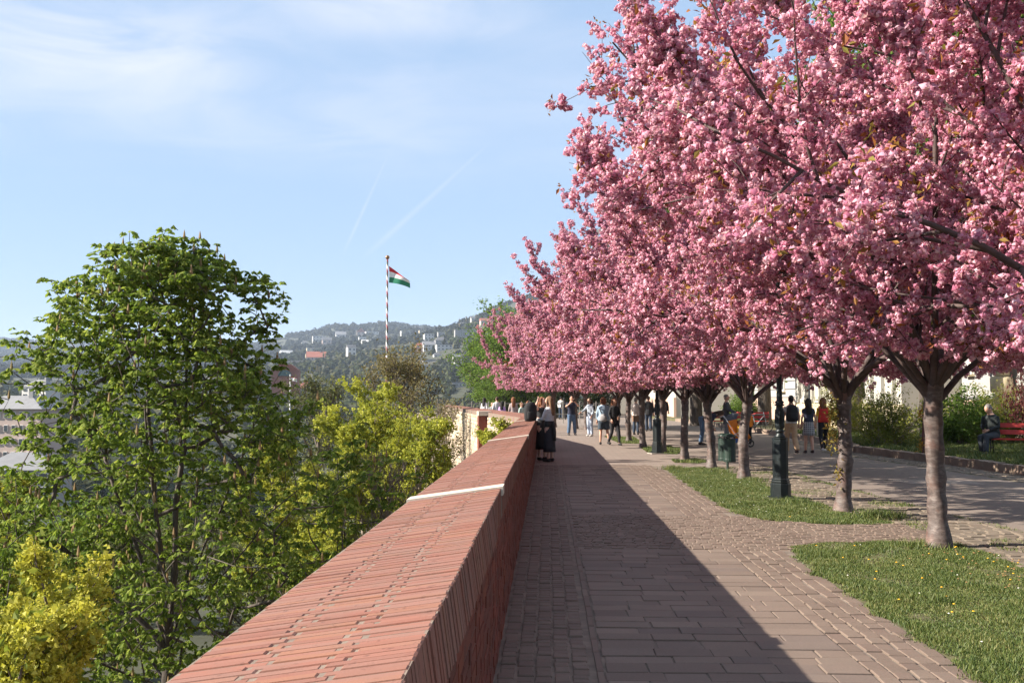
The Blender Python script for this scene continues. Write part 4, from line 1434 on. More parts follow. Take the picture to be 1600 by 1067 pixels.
# ---- trees of the terrace beyond the cherries
LIN = broadleaf(61, 10.5, 4.2, 9.6, 0.25, M['fresh_leaf'], M['bark'], 0.20, 34, 15000)
def put_lin(px, pytop, Y, label, grp='fresh green lime trees beyond the cherries', par=LIN, H=10.5, name='lime_tree', z=0.0, wide=1.0):
    p = atd(px, pytop, Y)
    s = (p.z - z) / H
    return put_tree(name, par, p.x, p.y, px * 0.37, label, 'tree', grp, s * wide, z, s)
put_lin(812, 452, 90, 'tall fresh green lime tree rising behind the farthest left cherry crown', wide=1.45)
put_lin(768, 498, 100, 'fresh green lime tree at the end of the parapet, leftmost of its row', wide=1.5)
put_lin(790, 560, 88, 'low fresh green lime tree directly above the heads of the people at the parapet', wide=1.6)
put_lin(850, 480, 110, 'fresh green lime tree deepest behind the cherries', wide=1.2)
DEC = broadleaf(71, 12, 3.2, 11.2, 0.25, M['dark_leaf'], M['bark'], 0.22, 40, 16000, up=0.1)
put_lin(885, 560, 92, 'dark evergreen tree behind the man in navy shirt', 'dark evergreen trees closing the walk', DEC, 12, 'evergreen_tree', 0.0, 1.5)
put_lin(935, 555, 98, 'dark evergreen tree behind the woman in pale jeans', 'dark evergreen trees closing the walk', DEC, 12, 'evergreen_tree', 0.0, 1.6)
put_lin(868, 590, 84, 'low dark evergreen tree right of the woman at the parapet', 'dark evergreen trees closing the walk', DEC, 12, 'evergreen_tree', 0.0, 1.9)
# old chestnuts behind the road, thick trunks
def old_tree(seed, r):
    parts = broadleaf(seed, 22, 7.2, 17.5, r, M['fresh_leaf'], M['bark'], 0.34, 30, 11000)
    return parts
OLD = old_tree(81, 0.5)
for (px, py, lab) in ((1088, 661, 'old tree with thick dark trunk in front of the shaded wall, left of the bin'),
                      (1195, 664, 'old tree with broad grey trunk left of the front lamp post'),
                      (1336, 672, 'old tree with mottled trunk behind the cherry with leafy sprouts'),
                      (1459, 686, 'old tree added to shade the house front, trunk hidden behind the nearest cherry trunk'),  # added so that its crown shades the house front behind the bench
                      (1660, 690, 'old green tree standing behind the red bench beyond the picture edge')):
    q = at(px, py, 0.15)
    put_tree('old_tree', OLD, q.x, q.y, px * 0.71, lab, 'tree', 'old trees behind the road', 0.82 if px < 1300 else 1.0, 0.1)
# shrubs along the raised lawn
def shrub(seed, H, r, mat, leaf, n, bark='twig'):
    rg = random.Random(seed); g = np.random.default_rng(seed)
    wd = Wood(); S = []
    for k in range(46):
        az = rg.uniform(0, 6.28); el = R(rg.uniform(35, 86))
        sp = branch_path(Vector((rg.gauss(0, r * .12), rg.gauss(0, r * .12), -0.1)), unit(az, el), H * rg.uniform(0.6, 1.05) * (0.75 + 0.25 * math.sin(el)), 6, rg, -0.05, 0.2)
        wd.tube(sp, 0.014, 0.004, 4)
        for j in range(6):
            q, d = along(sp, rg.uniform(0.25, 1.0))
            tp = branch_path(q, sideways(d, R(45), rg), rg.uniform(.15, .45), 2, rg, 0.1, 0.2)
            wd.tube(tp, 0.005, 0.003, 3); S += [tp[-1], tp[1]]
    S = np.array([tuple(p) for p in S])
    C = S[g.integers(0, len(S), n)] + g.normal(0, 0.09, (n, 3))
    C = C[C[:, 2] > 0.05]
    V = leaves(C, leaf, g, 0.1, 0.5)
    return [('stems', wd.mesh('stems', M[bark])), ('leaves', np_mesh('leaves', V, quads(V), mat))]
SH1 = shrub(91, 2.15, 1.5, M['shrub_gold'], 0.075, 9000, 'twig_pale')
SH2 = shrub(92, 1.7, 1.3, M['fresh_leaf'], 0.10, 8000)
SH3 = shrub(93, 1.9, 1.4, M['plum_leaf'], 0.09, 5000)
def put_shrub(parts, x, y, rz, label, s=1.0, name='shrub', sz=None, z=0.13):
    e = empty(name, (x, y, z), rz); e.scale = (s, s, sz or s)
    tag(e, label, 'shrub', 'shrubs on the raised lawn')
    for nm, me in parts:
        o = obj(nm, me, e)
        o['kind'] = 'stuff' if nm == 'leaves' else 'thing'
        if nm == 'stems': del o['kind']
    return e
def px_at(px, Y): return atd(px, 640, Y).x
put_shrub(SH1, px_at(1383, 33), 33, 0.3, 'yellow green shrub with arching bare stems between the two nearest cherry trunks', 1.0)
put_shrub(SH2, px_at(1492, 34), 34, 1.3, 'dense dark green shrub just right of the nearest cherry trunk', 1.05)
put_shrub(SH1, px_at(1535, 36), 36, 2.3, 'yellow green shrub behind the seated man', 0.95)
put_shrub(SH1, px_at(1588, 35), 35, 4.3, 'yellow green shrub behind the red bench', 1.05)
put_shrub(SH3, px_at(1618, 33.5), 33.5, 0.3, 'dark red leaved plum shrub above the red bench', 0.8, sz=1.9)
put_shrub(SH2, px_at(1165, 66), 66, 0.3, 'bright green shrub against the shaded wall beside the bicycle', 1.15)
put_shrub(SH1, px_at(1320, 46), 46, 1.3, 'yellow green shrub partly behind the sprouting cherry trunk', 1.0)
# small young tree at the kerb
e = empty('young_tree', (at(1443, 711, 0.15).x, at(1443, 711, 0.15).y, 0.12))
tag(e, 'thin reddish young trunk with orange tufts at the kerb behind the nearest cherry', 'young tree')
w = Wood(); w.tube(branch_path(Vector((0, 0, -.1)), Vector((0.02, 0, 1)), 2.3, 8, random.Random(4), 0, 0.1), 0.055, 0.03, 8)
obj('trunk', w.mesh('trunk', plain('reddish_bark', (0.12, 0.05, 0.04), 0.85, 0.4, 12)), e)
M['orange_tuft'] = foliage('orange_tuft', [(0.30, 0.14, 0.02), (0.45, 0.24, 0.03), (0.35, 0.25, 0.05)], 0.3)
g = np.random.default_rng(3)
C = np.concatenate([g.normal((-0.06, -0.03, z), (0.05, 0.05, 0.06), (40, 3)) for z in (0.2, 0.35, 1.1, 1.25)])
V = leaves(C, 0.07, g, 0.2, 0.5)
o = obj('leaves', np_mesh('leaves', V, quads(V), M['orange_tuft']), e); o['kind'] = 'stuff'
# ------------------------------------------------------------------ street furniture
M['lamp_iron'] = plain('dark_green_iron', (0.014, 0.020, 0.021), 0.42, 0.25, 8, 0.08, 0.3)
M['bin_green'] = plain('bin_green', (0.010, 0.027, 0.019), 0.5, 0.15, 6)
M['black_iron'] = plain('black_iron', (0.015, 0.015, 0.016), 0.5, 0.2, 8, 0, 0.4)
M['lamp_glass'] = plain('lamp_glass', (0.55, 0.55, 0.5), 0.15, 0.05)
M['red_paint'] = plain('red_bench_paint', (0.42, 0.03, 0.022), 0.45, 0.2, 7, 0.05)
M['concrete'] = plain('concrete', (0.3, 0.27, 0.23), 0.9, 0.2, 6, 0.2)
def lamp_post(x, y, label):
    e = empty('lamp_post', (x, y, 0), 0.2)
    tag(e, label, 'lamp post', 'dark green cast iron lamp posts')
    a = math.pi / 8
    m = MB(); m.box((0, 0, 0.0), (0.5, 0.5, 0.03)); m.build('foundation', M['concrete'], e)
    m = MB(); m.lathe([(0.215, 0.015), (0.215, 0.045), (0.20, 0.05)], 8, ph=a); m.build('base_plate', M['lamp_iron'], e)
    m = MB()
    m.lathe([(0.168, 0.05), (0.168, 0.25), (0.150, 0.27), (0.158, 0.29), (0.143, 0.31), (0.148, 0.325), (0.128, 0.35), (0.128, 1.0), (0.138, 1.01), (0.138, 1.025), (0.10, 1.03)], 8, ph=a)
    pl = m.build('pedestal', M['lamp_iron'], e)
    m = MB()
    for i in range(8):
        an = i * math.pi / 4
        for s in (-1, 1):
            Mx = Matrix.Rotation(an, 4, 'Z')
            m.box((0.1195, s * 0.036, 0.675), (0.006, 0.006, 0.58), M=Mx)
        for z in (0.385, 0.965):
            m.box((0.1195, 0, z), (0.006, 0.078, 0.006), M=Matrix.Rotation(an, 4, 'Z'))
    m.build('panel_frame', M['lamp_iron'], pl)
    m = MB()
    m.lathe([(0.095, 1.03), (0.085, 1.06), (0.06, 1.09), (0.066, 1.12), (0.085, 1.13), (0.06, 1.15), (0.055, 1.17), (0.075, 1.19), (0.082, 1.25), (0.066, 1.33), (0.074, 1.42), (0.06, 1.52), (0.056, 1.56),
             (0.082, 1.565), (0.082, 1.585), (0.06, 1.59), (0.075, 1.615), (0.075, 1.63), (0.05, 1.65), (0.047, 1.72), (0.043, 3.0), (0.036, 4.1), (0.07, 4.12), (0.07, 4.16), (0.03, 4.2)], 14)
    sh = m.build('shaft', M['lamp_iron'], e, True)
    m = MB()
    for i in range(9):                                             # cast leaves on the neck
        an = i * 2 * math.pi / 9
        m.tube([(0.074 * math.cos(an + z * 0.6), 0.074 * math.sin(an + z * 0.6), 1.2 + z) for z in (0, .1, .2, .3)], [0.004, 0.012, 0.009, 0.003], 5)
    m.build('cast_leaves', M['lamp_iron'], sh)
    m = MB()
    m.lathe([(0.05, 4.2), (0.11, 4.24), (0.12, 4.26)], 6); m.lathe([(0.21, 4.72), (0.19, 4.78), (0.08, 4.92), (0.05, 4.95), (0.02, 5.05)], 6)
    for i in range(6):
        an = i * math.pi / 3
        m.tube([(0.12 * math.cos(an), 0.12 * math.sin(an), 4.25), (0.2 * math.cos(an), 0.2 * math.sin(an), 4.73)], 0.01, 4)
    ln = m.build('lantern', M['lamp_iron'], e)
    m = MB(); m.lathe([(0.11, 4.265), (0.19, 4.715)], 6); m.build('lamp_glass', M['lamp_glass'], ln)
lx, ly = gx(1220, 779)
lamp_post(lx, ly, 'dark green lamp post with octagonal foot standing on the second lawn, nearer of the two')
lx, ly = gx(1027, 708)
lamp_post(lx, ly, 'dark green lamp post farther along the walk in front of a cherry trunk')
# litter bin: two green drums on one post
bx, by = gx(1137, 734)
e = empty('litter_bin', (bx, by, 0), -0.15)
tag(e, 'dark green double litter bin on a short post beside a slanting cherry trunk', 'litter bin')
m = MB(); m.tube([(0, 0, -0.1), (0, 0, 0.86)], 0.028, 8); m.build('post', M['bin_green'], e)
for (dx, dy, r) in ((0.045, -0.165, 0.142), (-0.07, 0.165, 0.142)):
    m = MB(); m.lathe([(r * .96, 0.2), (r, 0.22), (r, 0.27), (r * .985, 0.28), (r * .985, 0.70), (r * 1.02, 0.71), (r * 1.02, 0.73), (r * .94, 0.735)], 18, (dx, dy, 0))
    b = m.build('drum', M['bin_green'], e)
    m = MB(); m.lathe([(r * 1.06, 0.775), (r * 1.06, 0.795), (r * .9, 0.83), (r * .5, 0.85), (0.01, 0.855)], 18, (dx, dy, 0)); m.build('lid', M['bin_green'], b, True)
    for k in range(3):
        an = 2.1 * k + 0.5
        m = MB(); m.box((dx + r * .93 * math.cos(an), dy + r * .93 * math.sin(an), 0.755), (0.02, 0.02, 0.07)); m.build('lid_bracket', M['bin_green'], b)
# benches with red slats
def bench_parts():
    return None
def bench(x, y, z, rz, L, label, first=None):
    e = empty('park_bench', (x, y, z), rz)
    tag(e, label, 'bench', 'red slatted park benches')
    for (yy, zz, tilt) in ((-0.20, 0.44, 0), (-0.07, 0.445, 0), (0.06, 0.44, 0)):
        m = MB(); m.box((0, yy, zz), (L, 0.105, 0.035)); m.build('seat_slat', M['red_paint'], e)
    for (yy, zz) in ((0.185, 0.62), (0.225, 0.80)):
        m = MB(); m.box((0, 0, 0), (L, 0.032, 0.125), M=Matrix.Translation((0, yy, zz)) @ Matrix.Rotation(R(-12), 4, 'X')); m.build('back_slat', M['red_paint'], e)
    for sx in (-1, 1):
        xx = sx * (L / 2 - 0.18)
        m = MB()
        m.tube([(xx, -0.27, 0.0), (xx, -0.22, 0.14), (xx, -0.24, 0.3), (xx, -0.21, 0.42)], [0.018, 0.015, 0.015, 0.02], 6)
        m.tube([(xx, 0.30, 0.0), (xx, 0.20, 0.16), (xx, 0.14, 0.30), (xx, 0.14, 0.42), (xx, 0.19, 0.62), (xx, 0.26, 0.9)], [0.018, 0.015, 0.016, 0.018, 0.015, 0.012], 6)
        m.tube([(xx, -0.24, 0.41), (xx, -0.05, 0.42), (xx, 0.15, 0.41)], 0.014, 6)
        m.tube([(xx, -0.19, 0.16), (xx, 0.0, 0.24), (xx, 0.2, 0.16)], 0.011, 6)
        fr = m.build('end_frame', M['black_iron'], e, True)
        m = MB(); m.tube([(xx, -0.25, 0.42), (xx, -0.31, 0.56), (xx, -0.24, 0.66), (xx, 0.0, 0.65), (xx, 0.19, 0.62)], 0.014, 6); m.build('armrest', M['black_iron'], fr, True)
    return e
# ------------------------------------------------------------------ people
PENDING = []
def remeshed(o, vox, extra=None):
    md = o.modifiers.new('remesh', 'REMESH'); md.mode = 'VOXEL'; md.voxel_size = vox; md.use_smooth_shade = True
    sm = o.modifiers.new('smooth', 'SMOOTH'); sm.factor = 0.5; sm.iterations = 2
    PENDING.append((o, extra))
M['skin'] = plain('skin', (0.52, 0.29, 0.20), 0.55, 0.06, 10)
M['skin_pale'] = plain('pale_skin', (0.62, 0.38, 0.29), 0.55, 0.06, 10)
M['eye'] = plain('dark_eye', (0.02, 0.015, 0.012), 0.2, 0.05)
M['lips'] = plain('lips', (0.42, 0.16, 0.13), 0.5, 0.05)
_cl = {}
def cloth(name, c, var=0.16):
    if name not in _cl: _cl[name] = plain(name, c, 0.88, var, 14, 0.12)
    return _cl[name]
HAIR = {'black': (0.010, 0.008, 0.007), 'brown': (0.055, 0.030, 0.018), 'auburn': (0.16, 0.06, 0.025), 'light': (0.17, 0.095, 0.05), 'grey': (0.17, 0.15, 0.135)}
def V3(*a): return Vector(a)
def person(pos, rz, label, h=1.7, female=False, top=None, sleeve=0.5, hem=0.86, bottom='trousers', bcol=None, blen=0.1, hair='short', hcol='brown', shoes=(0.02, 0.018, 0.018),
           arms=None, legs=None, lean=0.0, root=(0, 0, 0), turn=0.0, nod=0.0, skin='skin', face=False, group=None, tcol=None, hood=None, wide=1.0, lite=False):
    """a standing figure looks along -Y; arms / legs: {'L': (elbow, wrist)}, {'R': (knee, ankle)} in metres for a height of 1.7 m"""
    k = h / 1.7
    RT = V3(*root)
    sw = (0.155 if female else 0.178) * wide
    A = {'L': (V3(sw + .05, .03, 1.11), V3(sw + .06, -.06, .86)), 'R': (V3(-sw - .05, .03, 1.11), V3(-sw - .06, -.06, .86))}
    G = {'L': (V3(.095, -.01, .48), V3(.10, .03, .085)), 'R': (V3(-.095, -.01, .48), V3(-.10, .03, .085))}
    for key, v in (arms or {}).items(): A[key] = (V3(*v[0]), V3(*v[1]))
    for key, v in (legs or {}).items(): G[key] = (V3(*v[0]), V3(*v[1]))
    hip = V3(0, 0, 0.90)
    up = Matrix.Translation(RT) @ Matrix.Translation(hip) @ Matrix.Rotation(lean, 4, 'X') @ Matrix.Translation(-hip)
    nk = V3(0, 0, 1.48)
    hd = up @ Matrix.Translation(nk) @ Matrix.Rotation(turn, 4, 'Z') @ Matrix.Rotation(nod, 4, 'X') @ Matrix.Translation(-nk)
    K = Matrix.Scale(k, 4)
    def tf(m_, Mx):
        m_.v = [tuple(K @ (Mx @ Vector(p))) for p in m_.v]
        return m_
    def merge(a, b):
        n = len(a.v); a.v += b.v; a.f += [tuple(i + n for i in f) for f in b.f]; a.m += b.m
        return a
    W = 0.88 if female else 1.0
    TORSO = [(.84, .10, .150), (.93, .108, .165 if not female else .172), (1.06, .092, .142), (1.20, .106, .156), (1.32, .108, .172), (1.40, .085, .150), (1.455, .06, .078), (1.50, .054, .057), (1.55, .052, .054)]
    TORSO = [(z, a * wide, b * (W if z > 1.0 else 1.0) * wide) for z, a, b in TORSO]
    body = MB()
    body.tube([(0, 0.01, z) for z, a, b in TORSO], [(a, b) for z, a, b in TORSO], 14)
    for s in ('L', 'R'):
        sx = 1 if s == 'L' else -1
        e_, w_ = A[s]
        sh = V3(sx * (sw - 0.015), 0.005, 1.385)
        body.tube([sh, sh.lerp(e_, 0.35), e_, e_.lerp(w_, 0.3), w_], [.056 * W, .048 * W, .039 * W, .040 * W, .028], 10)
    tf(body, up)
    head = MB()
    head.ball((0, -.012, 1.605), (.074, .094, .112), 14, 10)
    head.ball((0, -.052, 1.535), (.045, .042, .040), 10, 7)
    merge(body, tf(head, hd))
    legsm = MB()
    for s in ('L', 'R'):
        sx = 1 if s == 'L' else -1
        kn, an = G[s]
        hp = V3(sx * 0.085, 0.0, 0.88) + RT
        cf = kn.lerp(an, 0.3) + V3(0, 0.015, 0)
        legsm.tube([hp, hp.lerp(kn, 0.4), kn, cf, an], [.090 * wide, .078 * wide, .054, .056, .036], 12)
        ft = an + V3(0, -0.02, -0.045)
        legsm.ball(tuple(ft + V3(0, -.05, 0)), (.038, .10, .035), 8, 6)
    merge(body, tf(legsm, Matrix.Identity(4)))
    o = obj('person', body.mesh('person', M[skin], True), None, pos, rz)
    tag(o, label, 'person', group)
    # nose, ears and five-fingered hands grow out of the same mesh
    ex = MB()
    hx = MB()
    hx.ball((0, -.108, 1.592), (.013, .02, .024), 8, 6)
    for sx in (-1, 1): hx.ball((sx * .075, .004, 1.59), (.011, .022, .032), 8, 6)
    merge(ex, tf(hx, hd))
    if not lite:
        for s in ('L', 'R'):
            sx = 1 if s == 'L' else -1
            e_, w_ = A[s]
            d = (w_ - e_).normalized()
            side = d.cross(V3(0, 1, 0.2)).normalized()
            if side.length < .1: side = V3(1, 0, 0)
            nrm = side.cross(d)
            hm = MB()
            hm.tube([w_ - d * .01, w_ + d * .03, w_ + d * .085], [(.022, .026), (.018, .038), (.014, .038)], 8)
            for i, (off, L) in enumerate(((-.03, .062), (-.011, .074), (.010, .07), (.029, .055))):
                p0 = w_ + d * .075 + side * off
                p1 = p0 + d * L * .5 + nrm * .008
                p2 = p1 + d * L * .42 + nrm * .022
                hm.tube([p0, p1, p2], [.0088, .0082, .006], 6)
            p0 = w_ + d * .025 + side * (-.03)
            hm.tube([p0, p0 + d * .03 - side * .024 + nrm * .01, p0 + d * .058 - side * .03 + nrm * .016], [.011, .010, .007], 6)
            merge(ex, tf(hm, up))
    remeshed(o, 0.020 * k, ex)
    def kid(name, m_, mat, vox=None, smooth=True):
        c = m_.build(name, mat, o, smooth)
        if vox: remeshed(c, vox * k)
        return c
    # eyes and mouth
    if face:
        for sx in (-1, 1):
            f = MB(); f.ball((sx * .030, -.093, 1.612), (.012, .008, .007), 8, 6); kid('eye', tf(f, hd), M['eye'])
        f = MB(); f.ball((0, -.093, 1.548), (.022, .008, .007), 8, 6); kid('mouth', tf(f, hd), M['lips'])
    # hair
    hm = MB()
    hm.ball((0, .018, 1.640), (.086, .096, .095), 14, 9)
    hm.ball((0, .045, 1.595), (.080, .072, .085), 12, 8)
    if hair in ('long', 'mid', 'bob'):
        end = {'long': 1.16, 'mid': 1.36, 'bob': 1.46}[hair]
        hm.tube([(0, .045, 1.66), (0, .07, 1.56), (0, .085, 1.46), (0, .105, 1.36), (0, .11, 1.28), (0, .105, end)][: {'long': 6, 'mid': 4, 'bob': 3}[hair]],
                [(.07, .088), (.062, .094), (.055, .095), (.042, .10), (.036, .095), (.018, .06)][: {'long': 6, 'mid': 4, 'bob': 3}[hair]], 12)
        for sx in (-1, 1): hm.tube([(sx * .072, -.02, 1.66), (sx * .086, -.02, 1.57), (sx * .084, -.01, max(end, 1.42))], [.028, .03, .018], 8)
    if hair == 'bun': hm.ball((0, .12, 1.68), .045, 8, 6)
    kid('hair', tf(hm, hd), cloth('hair_' + hcol, HAIR[hcol], 0.35), 0.018)
    # top
    if top is not None:
        tm = MB()
        zs = np.linspace(hem, 1.44, 8)
        tz = [a[0] for a in TORSO]
        rg_ = []
        for i, z in enumerate(zs):
            a = np.interp(z, tz, [q[1] for q in TORSO]) + .018; b = np.interp(z, tz, [q[2] for q in TORSO]) + .018
            if z < 1.0: a, b = max(a, .122 * wide), max(b, .178 * wide)
            rg_.append((float(a), float(b)))
        tm.tube([(0, 0.01, float(z)) for z in zs], rg_, 16)
        for s in ('L', 'R'):
            sx = 1 if s == 'L' else -1
            e_, w_ = A[s]
            sh = V3(sx * (sw - 0.025), 0.005, 1.385)
            pts, rd = [sh], [.070 * W]
            if sleeve <= 0.55:
                q = sh.lerp(e_, max(0.15, sleeve / 0.55 * 0.75)); pts += [sh.lerp(q, .5), q]; rd += [.066 * W, .062 * W]
            else:
                q = e_.lerp(w_, (sleeve - 0.55) / 0.45); pts += [sh.lerp(e_, .5), e_, q]; rd += [.062 * W, .053 * W, .042 * W]
            tm.tube(pts, rd, 12)
        kid('top', tf(tm, up), top, 0.020)
    if bottom in ('trousers', 'shorts') and bcol is not None:
        bm_ = MB()
        bm_.tube([V3(0, .01, .80) + RT, V3(0, .01, .88) + RT, V3(0, .01, .96) + RT, V3(0, .01, 1.02) + RT], [(.10 * wide, .15 * wide), (.118 * wide, .176 * wide), (.118 * wide, .170 * wide), (.106 * wide, .158 * wide)], 14)
        for s in ('L', 'R'):
            sx = 1 if s == 'L' else -1
            kn, an = G[s]
            hp = V3(sx * 0.085, 0.0, 0.88) + RT
            if bottom == 'shorts':
                q = hp.lerp(kn, 0.82); bm_.tube([hp, hp.lerp(q, .5), q], [.104 * wide, .100 * wide, .098 * wide], 12)
            else:
                q = kn.lerp(an, 0.97); w2 = blen
                bm_.tube([hp, hp.lerp(kn, .45), kn, kn.lerp(an, .4), q], [.102 * wide, .090 * wide, .062 + w2 * .2, .062 + w2 * .25, .046 + w2 * .35], 12)
        kid('trousers' if bottom == 'trousers' else 'shorts', tf(bm_, Matrix.Identity(4)), bcol, 0.020)
    if bottom == 'skirt':
        bm_ = MB()
        z1 = blen
        kL, kR = G['L'][0], G['R'][0]
        yc = (kL.y + kR.y) * 0.5 + RT.y
        n = 7
        pts, rd = [], []
        for i in range(n):
            f = i / (n - 1); z = 1.02 + (z1 - 1.02) * f
            fl = (0.158 + (0.050 + 0.03 * (1.02 - z1)) * f ** 0.8)
            pts.append(V3(0, .01 + yc * f * 0.6, z) + RT); rd.append((fl * .66, fl * wide * .92))
        bm_.tube(pts, rd, 20)
        # soft pleats
        bm_.v = [(x * (1 + 0.035 * math.sin(9 * math.atan2(y, x)) * min(1, max(0, (1.02 - z) * 2))), y * (1 + 0.035 * math.sin(9 * math.atan2(y, x)) * min(1, max(0, (1.02 - z) * 2))), z) for x, y, z in bm_.v]
        kid('skirt', tf(bm_, Matrix.Identity(4)), bcol)
    # shoes
    sc = cloth('shoe_%.2f_%.2f' % (shoes[0], shoes[2]), shoes)
    for s in ('L', 'R'):
        kn, an = G[s]
        sm_ = MB()
        f = an + V3(0, 0, -.085)
        sm_.tube([f + V3(0, .055, .045), f + V3(0, .03, .052), f + V3(0, -.06, .044), f + V3(0, -.13, .034), f + V3(0, -.165, .028)], [(.030, .030), (.040, .052), (.044, .043), (.044, .032), (.022, .020)][0:5], 10)
        sm_.v = [(x, y, max(z, f.z + 0.002)) for x, y, z in sm_.v]
        kid('shoe', tf(sm_, Matrix.Identity(4)), sc)
    return o
def P_at(px, py, z=0.0):
    p = at(px, py, z); return (p.x, p.y, z)
STRIDE = {'L': ((.09, -.16, .49), (.09, -.20, .085)), 'R': ((-.09, .02, .48), (-.09, .27, .12))}
STRIDE2 = {'R': ((-.09, -.16, .49), (-.09, -.20, .085)), 'L': ((.09, .02, .48), (.09, .27, .12))}
black, navy = cloth('black_cloth', (0.012, 0.012, 0.014)), cloth('navy_cloth', (0.018, 0.022, 0.045))
jeans, dark_jeans = cloth('blue_jeans', (0.075, 0.125, 0.205), 0.25), cloth('dark_jeans', (0.022, 0.036, 0.062), 0.25)
white, pale_blue = cloth('white_cloth', (0.55, 0.54, 0.53)), cloth('pale_blue_cloth', (0.27, 0.36, 0.45))
# the pair leaning at the parapet
w1 = person((-0.13, 28.0, 0), R(38), 'woman in black facing us at the parapet with one hand raised to her head', 1.69, True, black, 0.2, 0.95, 'skirt', black, 0.30, 'long', 'auburn',
            arms={'R': ((-.34, -.10, 1.42), (-.20, -.05, 1.62)), 'L': ((.24, -.12, 1.12), (.10, -.26, 1.10))}, face=True, skin='skin_pale', turn=R(12))
w2 = person((0.05, 27.35, 0), R(-118), 'woman with long light brown hair and grey white blouse leaning at the parapet', 1.71, True, cloth('grey_white_blouse', (0.46, 0.46, 0.48)), 0.95, 1.02, 'skirt', cloth('charcoal_skirt', (0.022, 0.026, 0.034)), 0.26, 'long', 'light',
            arms={'L': ((.20, -.10, 1.12), (.12, -.34, 1.10)), 'R': ((-.20, -.10, 1.12), (-.10, -.34, 1.12))}, skin='skin_pale')
m = MB(); m.tube([(0, .01, .92), (0, .01, 1.0), (0, .01, 1.08)], [(.135, .185), (.132, .180), (.120, .165)], 14); m.tube([(0.0, .13, 1.03), (.02, .17, .8), (.01, .18, .55)], [(.03, .07), (.025, .09), (.02, .05)], 8)
m.build('tied_jacket', black, w2, True)
# backpack on the coping
def backpack(loc, rz, label, s=1.0, mat=None, parent_thing=None):
    e = empty('backpack', loc, rz); e.scale = (s, s, s)
    tag(e, label, 'backpack')
    m = MB()
    prof = [(.0, .13, .085), (.06, .155, .10), (.22, .16, .105), (.36, .145, .095), (.43, .10, .07), (.455, .03, .03)]
    m.tube([(0, 0, z) for z, a, b in prof], [(b, a) for z, a, b in prof], 14)
    m.build('bag_body', mat or black, e, True)
    m = MB(); m.tube([(0, -.075, z) for z in (.04, .08, .2, .24)], [(.03, .09), (.045, .115), (.045, .115), (.02, .1)], 12); m.build('front_pocket', mat or black, e, True)
    m = MB(); m.tube([(-.04, .03, .44), (-.03, .04, .50), (.03, .04, .50), (.04, .03, .44)], .010, 6); m.build('grab_handle', mat or black, e, True)
    for sx in (-1, 1):
        m = MB(); m.tube([(sx * .06, .09, .40), (sx * .08, .15, .32), (sx * .09, .14, .14), (sx * .09, .09, .05)], [.018, .02, .018, .012], 6); m.build('strap', mat or black, e, True)
    return e
backpack((-0.44, 27.1, TOP_R - 0.016), 0.4, 'black backpack standing on the brick coping next to the two women', 1.12)
# group on the walk
person(P_at(893, 680), R(14), 'man in navy t-shirt and blue jeans holding a phone up to his face', 1.76, False, navy, 0.45, 0.90, 'trousers', jeans, 0.08, 'short', 'black', (0.03, 0.03, 0.035),
       arms={'L': ((.30, -.16, 1.26), (.07, -.28, 1.46)), 'R': ((-.28, -.14, 1.24), (-.05, -.28, 1.46))}, legs={'L': ((.13, -.02, .48), (.17, .02, .085)), 'R': ((-.10, -.01, .48), (-.13, .02, .085))}, face=True, nod=R(4))
person(P_at(922, 681.5), R(-48), 'woman in pale blue blouse and pale jeans stretching one arm to the left', 1.66, True, cloth('pale_blouse', (0.33, 0.37, 0.42)), 0.9, 0.92, 'trousers', cloth('pale_jeans', (0.38, 0.44, 0.54)), 0.05, 'mid', 'brown', (0.55, 0.53, 0.5),
       arms={'R': ((-.22, -.16, 1.16), (-.20, -.40, 1.06)), 'L': ((.21, .03, 1.12), (.20, -.10, .90))}, nod=R(12))
p5 = person(P_at(943, 694.5), R(172), 'woman with bobbed auburn hair in pale blue shirt and dark shorts', 1.70, True, pale_blue, 0.9, 0.86, 'shorts', cloth('dark_blue_shorts', (0.035, 0.05, 0.068)), 0.5, 'bob', 'auburn', (0.02, 0.02, 0.025),
            legs={'L': ((.10, -.02, .48), (.11, .02, .085)), 'R': ((-.13, -.10, .49), (-.22, .0, .085))}, wide=1.14)
m = MB()
m.tube([(-.03, .17, .84), (-.02, .185, .90), (0, .185, 1.02), (.02, .17, 1.1)], [(.03, .09), (.05, .13), (.045, .12), (.02, .07)], 12)
m.tube([(.05, .16, 1.1), (.14, .13, 1.30), (.16, .03, 1.43), (.1, -.1, 1.40)], .012, 6)
e = m.build('sling_bag', cloth('grey_bag', (0.27, 0.26, 0.26)), None, True, p5.location, R(172))
tag(e, 'grey sling bag hanging on the back of the woman in pale blue shirt', 'bag')
person(P_at(960, 695.5), R(28), 'woman with reddish hair in black jacket and black leggings, striding', 1.66, True, black, 0.95, 0.84, 'trousers', black, 0.0, 'mid', 'auburn', (0.015, 0.015, 0.017),
       arms={'L': ((.20, -.08, 1.12), (.06, -.22, 1.02)), 'R': ((-.20, .03, 1.12), (-.19, -.12, .92))}, legs=STRIDE, face=True)
person(P_at(876.5, 655), R(160), 'tiny distant man in white shirt and dark trousers walking between the evergreens', 1.75, False, white, 0.9, 0.9, 'trousers', dark_jeans, 0.06, 'short', 'black', lite=True)
person(P_at(881.5, 655.5), R(170), 'tiny distant person all in black walking beside the man in white shirt', 1.68, True, black, 0.9, 0.86, 'trousers', black, 0.06, 'bob', 'black', lite=True)
person(P_at(994, 679), R(150), 'person in light beige coat with white cap of hair between two cherry trunks', 1.68, True, cloth('beige_coat', (0.46, 0.40, 0.36)), 0.95, 0.62, 'trousers', dark_jeans, 0.05, 'short', 'grey')
